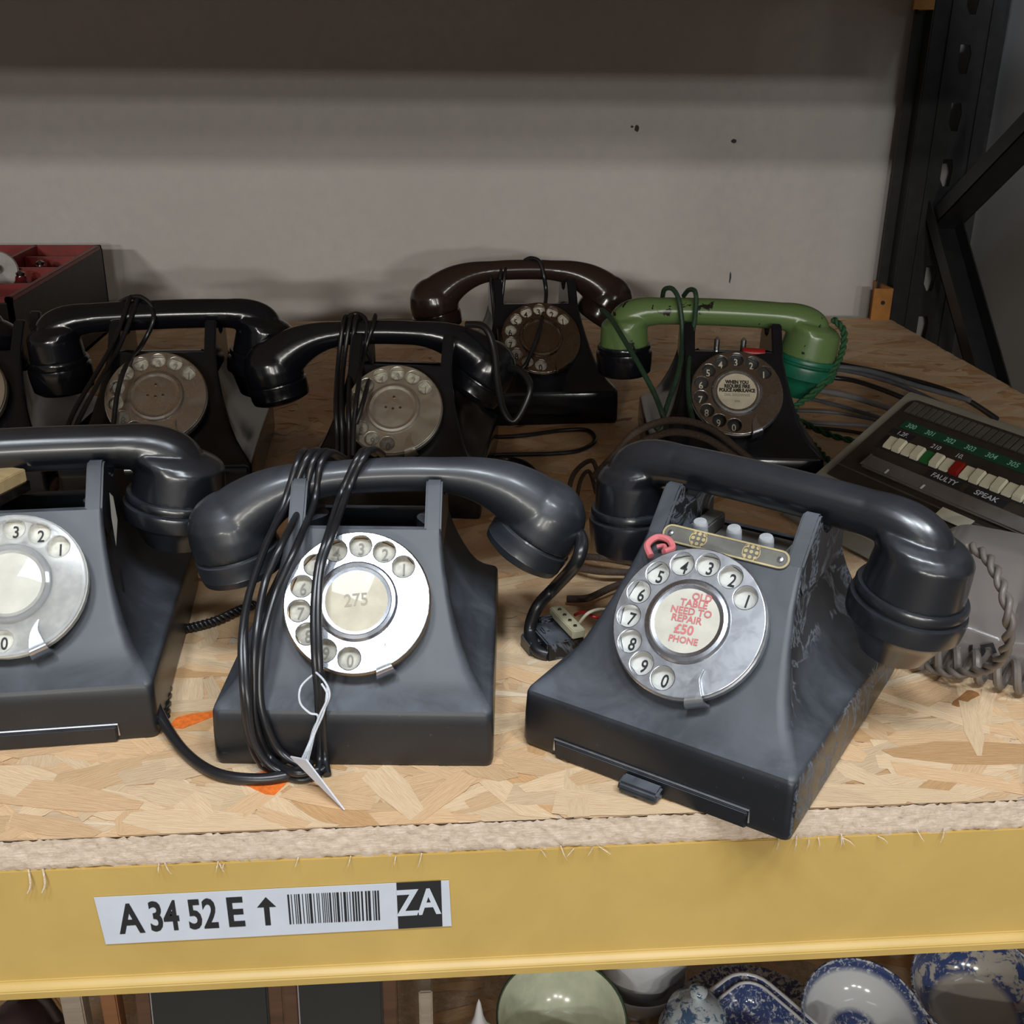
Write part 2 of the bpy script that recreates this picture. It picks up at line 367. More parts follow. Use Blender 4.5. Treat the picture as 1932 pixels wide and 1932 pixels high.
BALL = [(0,.0265),(.008,.0252),(.015,.0218),(.0205,.0165),(.0240,.0095),(.0256,.001),(.0258,-.008),(.0257,-.0105),(0,-.0105)]
BALL_CAP = [(0,-.0105),(.0248,-.0105),(.0250,-.0116),(.0262,-.0122),(.0264,-.016),(.0260,-.022),(.0262,-.0225),(.0252,-.0265),(.021,-.0285),(.019,-.0270),(0,-.0255)]
def make_handset(root, kind, mat, cap=None, loc=(0,.112,.1285), rot=(0,0,0), flip=False, mcap=None, ms=1, hsc=1):
    cap = cap or mat; mcap = mcap or cap
    if kind == 'straight':
        h = put('handset', 'hs%.2f' % ms, lambda: handset_straight(ms), mat, root, loc=loc, rot=rot)
        put('ear_cap', 'ec', lat('ear_cap', EAR_CAP, 64), cap, h, loc=(-.0885, 0, -.006), rot=(0, R(-4), 0))
        put('mouth_cap', 'mc', lat('mouth_cap', MOU_CAP, 64), mcap, h, loc=(.090, 0, -.006), rot=(0, R(9), 0)).scale = (1, 1, ms)
    else:
        h = put('handset', 'ha', handset_arched, mat, root, loc=loc, rot=rot)
        for cn, sg, tl in (('ear_cap', -1, -12), ('mouth_cap', 1, 33)):
            put(cn, 'bc', lat('cap', BALL_CAP, 56), cap, h, loc=(.0955*sg, 0, -.0335), rot=(0, R(tl), 0))
    h.scale = (hsc, hsc, hsc)
    return h
def phone(label, loc, yaw, s, mat, st, hkind, hmat=None, hcap=None, hloc=(0,.112,.1285), hrot=(0,0,0), drawer=False, name='telephone', flip=False, mcap=None, ms=1, hsc=1):
    root = link(name, None, loc=(loc[0], loc[1], .0011)); root.rotation_euler = (0, 0, R(yaw)); root.scale = (s, s, s)
    root.empty_display_size = .05
    setp(root, label, 'telephone', 'old rotary dial telephones on the shelf')
    b = put('body', 'body', body_mesh, mat, root)
    for sg in (-1, 1): put('cradle_horn', 'cradle%d' % sg, lambda: cradle_mesh(sg), mat, root)
    make_dial(root, st)
    make_handset(root, hkind, hmat or mat, hcap, hloc, hrot, flip, mcap, ms, hsc)
    if drawer:
        m = MB(); m.box((-.054, -.0098, .0004), (.054, -.004, .0098)); dr = m.build('drawer', mat, root, bevel=.0006)
        m = MB(); m.prism([(-.0095,.0008),(-.0175,.0008),(-.0190,.003),(-.0175,.0065),(-.0095,.0080)], -.012, .010); m.build('drawer_pull', mat, dr, bevel=.0012) if drawer == 2 else None
        m = MB(); m.tube([(-.055,-.0086,.004),(-.055,-.0086,.0110),(.055,-.0086,.0110),(.055,-.0086,.004)], .0007, 6); m.build('drawer_rim', SATIN, root)
    bpy.context.view_layer.update()
    return root
PLATEA = plain('cream_plate_under_plastic', (.56,.54,.46), .45, vary=.2, scale=200)
ST = {
 'A': dict(cup=PLATEW, plate=PLATEA, ink=INK, wheel=None, hub=None, card=CARDW, stop=CHROME),
 'B': dict(cup=BRASS, plate=PLATE, ink=INKG, wheel=CHROME, hub=CHROME, card=CARD, stop=CHROME, text=[([('275', 0, 0, R(6), .9, 1)],   .010, .0001, plain('rubbed_out_pencil', (.37,.34,.27), .7, vary=.1))]),
 'D': dict(cup=SATIN, plate=PLATEW, ink=INK, wheel=SATIN, hub=CHROME, card=CARDW, stop=SATIN,
      text=[([('OLD', .004, .0135, R(6), 1, 1), ('TABLE', .001, .0092, R(6), 1, 1), ('NEED TO', .001, .0048, R(6), 1, 1), ('REPAIR', 0, .0004, R(6), 1, 1), ('PHONE', .002, -.0105, R(6), .9, .9)], .0052, .00012, INKR), ([('£50', .0005, -.0052, R(6), 1.1, 1.1)], .0062, .00015, INKR)]),
 'E': dict(cup=TARN, plate=PLATEG, ink=INKG, wheel=TARN, hub=TARN, card=TARN, stop=TARN, screws=True),
 'F': dict(cup=TARN2, plate=PLATEG, ink=INKG, wheel=TARN2, hub=TARN2, card=TARN2, stop=TARN2, screws=True),
 'G': dict(cup=DKM, plate=PLATEG, ink=INK, wheel=DKM, hub=DKM, card=DKM, stop=DKM),
 'H': dict(cup=CHROME, plate=PLATEK, ink=CARDW, wheel=metal('chipped_chrome', (.48,.46,.45), .14, .6, (.12,.08,.06)), hub=CHROME, card=CARD, stop=CHROME,
      text=[([('WHEN YOU', 0, .0085, 0, .8, 1), ('REQUIRE FIRE', 0, .0045, 0, .8, 1), ('POLICE AMBULANCE', 0, .0006, 0, .72, 1)], .0046, .00025, INK), ([('DIAL EXCHANGE', 0, -.0038, 0, .8, 1), ('999', 0, -.0100, 0, .9, .9)], .0036, .00005, INKG)]),
}
# clear plastic finger wheel of the phone at the left edge
g = NT('clear_acrylic'); g.b.inputs['Base Color'].default_value = (.93,.94,.96,1); g.b.inputs['Roughness'].default_value = .08; g.b.inputs['Transmission Weight'].default_value = .85; g.b.inputs['IOR'].default_value = 1.3
gn = g.noise(g.coord(), 120); g.l(g.ramp(gn, [(.3,(.85,.86,.88)),(.7,(.97,.97,.98))]), g.b.inputs['Base Color'])
ST['A']['wheel'] = g.m; ST['A']['hub'] = g.m
pA = phone('black telephone at the front left edge with clear plastic finger wheel on cream dial', (-.2331,.0877), 4, 1.02, BK[0], ST['A'], 'straight', HD, hloc=(-.013,.112,.1285), hrot=(0,0,R(4)), drawer=1, ms=.80, hsc=1.08)
pB = phone('black telephone at front centre wrapped in black cord, bright chrome dial reading 275', (-.0433,.0594), -4.5, 1.0, BK[1], ST['B'], 'arched', RUB, RUB, hloc=(.009,.110,.1255), hrot=(0,R(-1),R(5)))
pD = phone('black telephone standing askew over the shelf front edge, dial card with red handwriting', (.1167,.0268), -37, 1.03, BK[2], ST['D'], 'straight', HD, hloc=(.007,.114,.1285), hrot=(0,R(0),R(-5)), drawer=2)
pE = phone('glossy black telephone beside the red divided case, tarnished dial with bare metal centre', (-.2317,.4429), 2, 1.06, BK[3], ST['E'], 'straight', hloc=(-.007,.112,.1285), hrot=(0,0,R(7)))
pF = phone('black telephone directly behind the cord-wrapped front phone, dull nickel dial', (-.0333,.4113), -8, 1.02, BK[4], ST['F'], 'arched', BK[4], BK[4], hloc=(-.024,.110,.1265), hrot=(0,0,R(7)))
pG = phone('telephone with glossy dark brown arched handset and brownish dial, against the wall', (.1221,.6553), 2, 1.04, BK[3], ST['G'], 'arched', BROWN, BROWN, hloc=(-.010,.110,.136), hrot=(0,0,R(1)))
pH = phone('telephone with chipped green painted handset and turquoise mouthpiece', (.2726,.4486), -8, 1.02, BK[3], ST['H'], 'straight', GREEN, BK[3], hloc=(-.010,.112,.1325), hrot=(0,R(1),0), mcap=TEAL)
pL = phone('black telephone in front of the red divided case, mostly outside the left edge', (-.4073,.4638), 0, 1.04, BK[3], ST['F'], 'straight', hloc=(-.086,.112,.1285), hrot=(0,0,R(2)))
PH = dict(A=pA, B=pB, D=pD, E=pE, F=pF, G=pG, H=pH, L=pL)
DUSTB = plain('dusty_clear_button', (.40,.41,.43), .35, vary=.2)
# push buttons, badge and pink ring on the askew phone
for i, x in enumerate((-.020, -.001, .018)):
    m = MB(); m.lathe([(0,-.010),(.0042,-.010),(.0042,.0085),(.0036,.0100),(0,.0104)], 14); m.build('push_button', DUSTB, pD, loc=(x, .087 + (.002 if i == 1 else 0), .1035), rot=(R(14), 0, 0))
tr = MB(); tr.box((-.0345, .076, .080), (.0345, .136, .092)); tr.box((-.0345,.0945,.092),(-.024,.134,.101)); tr.box((.024,.0945,.092),(.0345,.134,.101)); tr.build('button_tray', plain('dusty_grey_plastic', (.16,.155,.145), .7, vary=.3), pD, bevel=.001)
FT = Matrix.Translation((0, .0382, .0733)) @ Matrix.Rotation(R(48.4), 4, 'X')
def stadium(w, h, n=10):
    r = h/2; o = []
    for cx, a0 in ((w/2-r, -90), (-w/2+r, 90)):
        for k in range(n+1): a = R(a0+180*k/n); o.append((cx + r*cos(a), r*sin(a)))
    return o
bd = link('badge', curve_mesh('badge', [stadium(.072, .0105)], .0003), plain('grey_badge', (.12,.115,.10), .6, vary=.3), pD, mtx=FT @ Matrix.Translation((.001, .0475, .0006)))
GOLD = plain('worn_gold_print', (.42,.34,.17), .5, vary=.3)
link('badge_border', curve_mesh('badge_border', [stadium(.0715, .0100), stadium(.0695, .0082)[::-1]], .0001), GOLD, bd, loc=(0,0,.0005))
for x in (-.015, .015):
    sp = [circ(x+dx, dy, .0011, 8) for dx in (-.003, 0, .003) for dy in (-.0027, .0003, .003)] + [circ(x, 0, .0050, 16), circ(x, 0, .0045, 16)[::-1]]
    link('gold_crest', curve_mesh('gold_crest', sp, .0001), GOLD, bd, loc=(0,0,.0006))
for x in (-.031, .031): put('screw', 'bscr', lat('screw', [(0,0),(.0018,0),(.0015,.0008),(0,.001)], 12), CHROME, bd, loc=(x, 0, .0004))
m = MB(); m.tube(spline([(-.0335,.030,.008),(-.0385,.036,.006),(-.036,.0425,.003),(-.029,.0425,.003),(-.0245,.038,.005),(-.0265,.0335,.010)], 6), .0019, 8)
m.tube(spline([(-.0335,.037,.004),(-.030,.0385,.004),(-.0275,.0355,.006)], 5), .0013, 8); m.build('pink_band', PINK, pD, mtx=FT)
# the small set of keys above the dial of the green phone
m = MB(); m.box((-.030, .0745, .098), (-.006, .0795, .107)); m.build('green_slider', TEAL, pH, bevel=.001)
m = MB(); m.tube([(.008,.072,.107),(.028,.073,.106)], [.0045,.0045], 12); m.build('red_lever', RED, pH)
for x in (-.014, .010): m = MB(); m.lathe([(0,0),(.0025,0),(.0025,.012),(.001,.014),(0,.014)], 10); m.build('key_pin', CHROME, pH, loc=(x,.082,.104))
for ph in (pE, pF):
    for x in (-.012, .014): m = MB(); m.lathe([(0,0),(.003,0),(.003,.010),(0,.012)], 10); m.build('cradle_pin', DKM, ph, loc=(x,.10,.088))
# ------------------------------------------------------------------ setting: wall, floor
t = NT('painted_plaster'); v = t.coord(); n1 = t.noise(v, 3, 5, .6, .5); n2 = t.noise(v, 60, 6, .7)
t.l(t.mix(t.ramp(n2, [(.35,(0,0,0)),(.75,(1,1,1))]), t.ramp(n1, [(.3,(.50,.48,.455)),(.7,(.57,.555,.53))]), (.50,.48,.47)), t.b.inputs['Base Color']); t.b.inputs['Roughness'].default_value = .6; t.bump(n2, .15, .002)
m = MB(); m.box((-2.2, 1.205, -1.2), (2.6, 1.35, 2.6)); setp(m.build('wall_back', t.m), kind='structure')
INKW = plain('dark_wall_mark', (.05,.045,.04), .8)
for i, (x, z, w_, h_) in enumerate([(.309,.268,.004,.005),(.302,.270,.002,.002),(.454,.251,.004,.003),(.466,.052,.0015,.009)]):
    mm = curve_mesh('mark', [[(w_*random.uniform(.7,1.2)*cos(a*pi/5), h_*random.uniform(.7,1.2)*sin(a*pi/5)) for a in range(10)]], .0001)
    o = link('trim_%d' % (i+1), mm, INKW, loc=(x, 1.2046, z), rot=(R(90), 0, 0)); setp(o, kind='structure')
m = MB(); m.box((.835, -.05, -1.2), (.93, 1.2049, 2.6)); setp(m.build('shade_wall_right', plain('grey_shade_wall', (.30,.295,.29), .6, vary=.08, scale=3)), kind='structure')  # wall added to keep the strip beyond the upright dark
m = MB(); m.box((-4, -9.5, -1.25), (4, 1.205, -1.2)); setp(m.build('floor', plain('concrete_floor', (.22,.21,.20), .6)), kind='structure')

# ------------------------------------------------------------------ shelf boards of oriented strand board
t = NT('osb_core'); v = t.coord(); n = t.noise(v, 300, 5, .7); n3 = t.noise(t.coord(scale=(40,40,420)), 3, 4, .6)
t.l(t.mix(t.ramp(n3, [(.35,(0,0,0)),(.7,(1,1,1))]), t.ramp(n, [(.28,(.40,.29,.20)),(.42,(.66,.53,.41)),(.7,(.80,.68,.56))]), (.50,.38,.27)), t.b.inputs['Base Color']); t.b.inputs['Roughness'].default_value = .85; t.bump(n, .35, .001)
OSBC = t.m
t = NT('osb_strands'); a = t.n('ShaderNodeAttribute', _attribute_name='tone'); u = t.n('ShaderNodeUVMap'); u.uv_map = 'UVMap'
mp = t.n('ShaderNodeMapping'); mp.inputs['Scale'].default_value = (1.2, 14, 1); t.l(u.outputs[0], mp.inputs[0]); gr = t.noise(mp.outputs[0], 6, 5, .6, .6)
col = t.mix(t.ramp(gr, [(.3,(0,0,0)),(.75,(1,1,1))]), a.outputs['Color'], (0,0,0)); x = t.n('ShaderNodeMix', _data_type='RGBA', _blend_type='MULTIPLY'); x.inputs[0].default_value = .55
t.l(a.outputs['Color'], x.inputs[6]); t.l(t.ramp(gr, [(.35,(1,1,1)),(.62,(.80,.70,.60)),(.78,(.50,.38,.28))]), x.inputs[7]); t.l(x.outputs[2], t.b.inputs['Base Color']); t.b.inputs['Roughness'].default_value = .62; t.bump(gr, .5, .0008)
OSBS = t.m
def strands(x0, x1, y0, y1, z, count, seed):
    rnd = random.Random(seed); vs = []; fs = []; uv = []; cols = []
    for k in range(count):
        q = rnd.random(); dk = .38 if .945 <= q < .962 else 1
        L = dk*rnd.uniform(.035, .12); W = dk*rnd.uniform(.008, .026); an = rnd.gauss(0, .55) if rnd.random() < .75 else rnd.uniform(-pi/2, pi/2)
        cx, cy = rnd.uniform(x0, x1), rnd.uniform(y0, y1); zz = z + .00005 + .0009*(k/count) + rnd.uniform(0, .0001); tl = rnd.uniform(-.004, .004)
        nseg = 4; top = []; bot = []; ox, oy = rnd.uniform(0, 50), rnd.uniform(0, 50)
        for i in range(nseg+1):
            f = -1 + 2*i/nseg; px = f*L/2 + (rnd.uniform(-.1, .1)*L if i in (0, nseg) else 0); wv = W/2*(rnd.uniform(.75, 1.1) if i not in (0, nseg) else rnd.uniform(.15, .9))
            top.append((px + rnd.uniform(-.003,.003), wv)); bot.append((px + rnd.uniform(-.003,.003), -wv*rnd.uniform(.8,1.1)))
        if q > .93 and dk == 1: top = [(a_, b_*.25) for a_, b_ in top]; bot = [(a_, b_*.25) for a_, b_ in bot]
        poly = bot + top[::-1]; b = len(vs); ok = True
        for px, py in poly:
            X, Y = cx + px*cos(an) - py*sin(an), cy + px*sin(an) + py*cos(an)
            vs.append((min(max(X, x0), x1), min(max(Y, y0), y1), zz + tl*px)); uv.append((ox + px*12, oy + py*12))
        m2 = len(poly)
        for i in range(nseg): fs.append([b+i, b+i+1, b+m2-2-i, b+m2-1-i])
        br = rnd.uniform(.84, 1.06)
        if q < .45: c = (.79,.585,.37)
        elif q < .84: c = (.76,.51,.29)
        elif q < .945: c = (.66,.40,.19)
        elif q < .962: c = (.34,.16,.055)
        else: c = (.83,.68,.49)
        if q > .945 and q < .962: L *= 1
        cols.append([(c[0]*br, c[1]*br, c[2]*br, 1)]*nseg)
    me = bpy.data.meshes.new('strands'); me.from_pydata(vs, [], fs)
    at = me.color_attributes.new('tone', 'FLOAT_COLOR', 'CORNER'); ul = me.uv_layers.new(name='UVMap')
    fc = [c for cc in cols for c in cc]; dat = []; ud = []
    for p in me.polygons:
        for li in p.loop_indices: dat += fc[p.index]; ud += uv[me.loops[li].vertex_index]
    at.data.foreach_set('color', dat); ul.data.foreach_set('uv', ud)
    return me
def board(label, x0, x1, y0, y1, z, th, nstr, seed, fuzzy=True):
    root = link('shelf_board', None, loc=(0, y0, z)); setp(root, label, 'shelf board')
    m = MB(); m.box((x0, .0015, -th), (x1, y1-y0, 0)); m.build('core', OSBC, root)
    if fuzzy:
        rnd = random.Random(seed+1); nx, nz = 900, 9; vs = []; fs = []
        for i in range(nx+1):
            xx = x0 + (x1-x0)*i/nx; lo = (lo*.75 if i else 0) + rnd.uniform(-.0006, .00045)
            for k in range(nz+1):
                f = k/nz; zz = -th*f + (lo if k == nz else (rnd.uniform(-.0004,.0004) if 0 < k else rnd.uniform(-.0004, .0008)))
                vs.append((xx + rnd.uniform(-.0007,.0007), rnd.uniform(-.0006, .0006) + .0010*(f > .9), zz))
        for i in range(nx):
            for k in range(nz): fs.append([i*(nz+1)+k, i*(nz+1)+k+1, (i+1)*(nz+1)+k+1, (i+1)*(nz+1)+k])
        e = mesh('sawn_edge', vs, fs, 180, False); setp(link('sawn_edge', e, OSBC, root), 'rough sawn front edge')
        m = MB()
        for k in range(50):     # torn fibres hanging from the edge
            xx = rnd.uniform(-.35, .45); l_ = rnd.uniform(.002, .006); s_ = rnd.uniform(-.006, .006)
            m.tube(spline([(xx, -.0004, -th+rnd.uniform(-.001,.003)), (xx+s_*.5, -.003, -th-l_*.5+.001), (xx+s_, -.0035, -th-l_)], 2), [.0004,.0003,.0003,.0002,.0001], 4)
        for xx in (-.203, -.196): m.tube(spline([(xx, 0, -th+.001), (xx+.001, -.003, -th-.006), (xx-.001, -.0035, -th-.011)], 3), .0005, 5)
        setp(m.build('torn_fibres', OSBC, root), kind='stuff')
    s = strands(x0, x1, 0.0005, y1-y0, 0, nstr, seed); o = link('strands', s, OSBS, root); setp(o, kind='stuff')
    return root
sb = board('pale oriented strand board shelf that carries the telephones', -.95, .70, 0, 1.15, 0, .018, 14000, 3)
ORANGE = plain('orange_spray_paint', (.80,.17,.02), .7, vary=.25, scale=300)
def splat(x, y, pts, z=.0012):
    mm = curve_mesh('paint_mark', [[(px, py) for px, py in pts]], .0001); o = link('paint_mark', mm, ORANGE, sb, loc=(x, y, z)); setp(o, 'orange paint mark'); return o
lb = board('board of the bottom shelf under the crockery', -1.0, .70, .02, 1.15, -.545, .018, 1200, 5, False)
ub = board('board of the shelf above, out of view over the telephones', -2.0, .70, 0, 1.15, .56, .018, 10, 6, False)

# ------------------------------------------------------------------ rack: beams and upright frame
t = NT('yellow_powder_coat'); v = t.coord(); n = t.noise(v, 14, 5, .6, .5); n2 = t.noise(v, 260, 3)
t.l(t.ramp(n, [(.3,(.475,.315,.085)),(.7,(.55,.37,.11))]), t.b.inputs['Base Color']); t.b.inputs['Roughness'].default_value = .42; t.bump(n2, .05, .0005); YEL = t.m
BLKM = plain('black_painted_steel', (.016,.016,.017), .42, vary=.3); ORM = plain('orange_steel', (.40,.17,.035), .5, vary=.2)
def beam(label, y, z, front=True):
    root = link('rack_beam', None, loc=(0, y, z)); setp(root, label, 'beam'); sg = 1 if front else -1
    # z = 0 is the underside of the board; the lower lip stands a little proud
    pr = [(0,0),(.040*sg,0),(.040*sg,-.080),(-.0045*sg,-.080),(-.0048*sg,-.0745),(-.0030*sg,-.0722),(0,-.0712)]
    m = MB(); m.prism(pr, -2.0, .692); m.build('beam_body', YEL, root, bevel=.0006)
    m = MB(); m.box((.692, min(-.012*sg, .05*sg), -.115), (.697, max(-.012*sg, .05*sg), .066)); ep = m.build('end_plate', ORM if not front else YEL, root)
    if not front:
        m = MB(); m.box((.668, -.054, -.115), (.697, -.051, .066)); m.build('connector_plate', ORM, root)
        m = MB(); m.lathe([(0,0),(.003,0),(.003,.002),(0,.002)], 10); m.build('bolt', BLKM, root, loc=(.683,-.0545,.045), rot=(R(90),0,0))
    return root
bf = beam('yellow shelf beam along the front with the white location label', -.0, -.018)
br_ = beam('rear beam of the telephone shelf, orange end connector beside the upright', 1.19, -.018, False)
beam('front beam of the shelf above, out of view over the telephones', 0, .542)
beam('rear beam of the shelf above, orange end connector at the top of the picture', 1.19, .542, False)
beam('front beam of the bottom shelf, below the crockery', .02, -.563)
# location label
lab = link('location_label', curve_mesh('location_label', [[(-.1735,-.0360),(.0062,-.0352),(.0072,-.0655),(-.1715,-.0668)]], .00015), WHITE, bf, loc=(0,-.0006,.018), rot=(R(90),0,0))
setp(lab, 'white printed location label')
m = text_mesh([('A', -.1572, -.0515, R(1), .66, 1), ('34', -.1403, -.0508, R(.5), .58, 1), ('52', -.1207, -.0506, R(.5), .58, 1), ('E', -.1042, -.0503, R(.5), .70, 1)], .0265, .0007)
def onlab(name, mm, mat, z): return link(name, mm, mat, lab, loc=(0, 0, z))
onlab('lettering', mesh('lettering', m.v, m.f, fix=False), INK, .0004)
onlab('arrow', curve_mesh('arrow', [[(-.0894,-.0590),(-.0866,-.0590),(-.0866,-.0470),(-.0832,-.0470),(-.0880,-.0405),(-.0928,-.0470),(-.0894,-.0470)]], .0001), INK, .0003)
rnd = random.Random(5); xx = -.0770; bars = []
while xx < -.0300:
    w_ = rnd.choice([.00045,.00045,.0009,.0013]); bars.append([(xx,-.0590),(xx+w_,-.0590),(xx+w_,-.0395),(xx,-.0395)]); xx += w_ + rnd.choice([.0005,.0005,.0009,.0012])
onlab('barcode', curve_mesh('barcode', bars, .0001), INK, .0003)
onlab('black_square', curve_mesh('black_square', [[(-.0210,-.0350),(.0020,-.0348),(.0024,-.0652),(-.0208,-.0655)]], .0001), INK, .0003)
m = text_mesh([('ZA', -.0100, -.0490, R(1), .72, 1)], .0235, .0006); onlab('white_letters', mesh('white_letters', m.v, m.f, fix=False), WHITE, .0006)

# upright frame at the right
up = link('rack_upright', None, loc=(.75, 1.17, -1.2)); setp(up, 'black slotted steel rack upright with diagonal braces at the right', 'rack upright')
sl = []
zz = -1.15 + 1.2
slots = []
k = 0
zs = [.365 - .0762*i for i in range(-14, 22)]
H0, H1 = -1.2, 1.6
out = [(-.045, H0), (.055, H0), (.055, H1), (-.045, H1)]
def slot(cz, cx=.008): w_, h_ = .0085, .019; return [(cx-w_, cz-h_*.45), (cx-w_*.35, cz-h_), (cx+w_*.7, cz-h_), (cx+w_, cz+h_*.35), (cx+w_*.6, cz+h_), (cx-w_, cz+h_)]
holes = [slot(z)[::-1] for z in zs if H0+.05 < z < H1-.05]
link('slotted_face', curve_mesh('slotted_face', [out] + holes, .001), BLKM, up, loc=(0, -.018, 1.2), rot=(R(90), 0, 0))
m = MB()
m.box((-.047, -.018, 0), (-.045, .030, 2.8)); m.box((-.062, .006, 0), (-.046, .009, 2.8)); m.box((.055, -.018, 0), (.057, .020, 2.8)); m.box((.056, .002, 0), (.072, .005, 2.8)); m.box((-.022,-.022,0), (-.018,-.018,2.8)); m.box((.036,-.022,0), (.040,-.018,2.8))
m.build('flanges', BLKM, up)
def bar(name, a, b, w_, parent):
    a, b = Vector(a), Vector(b); d = b-a; L = d.length; q = d.to_track_quat('Z', 'Y').to_matrix().to_4x4(); q.translation = a
    m = MB(); m.box((-w_/2, -.0125, 0), (w_/2, -.0105, L)); m.box((-w_/2, -.0125, 0), (-w_/2+.002, .0125, L)); m.box((w_/2-.002, -.0125, 0), (w_/2, .0125, L))
    return m.build(name, BLKM, parent, mtx=q)
o0 = Vector((.75, 1.17, -1.2))
def L3(x, y, z): return Vector((x, y, z)) - o0
bar('brace', L3(.762,1.145,.145), L3(.762,.10,.86), .042, up)
bar('brace', L3(.758,1.155,.165), L3(.758,.30,-.60), .042, up)
bar('brace', L3(.762,.30,-.62), L3(.762,1.145,-1.15), .042, up)
m = MB(); m.box((-.045, -1.19, 0), (.055, -1.15, 2.8)); m.build('front_post', BLKM, up)
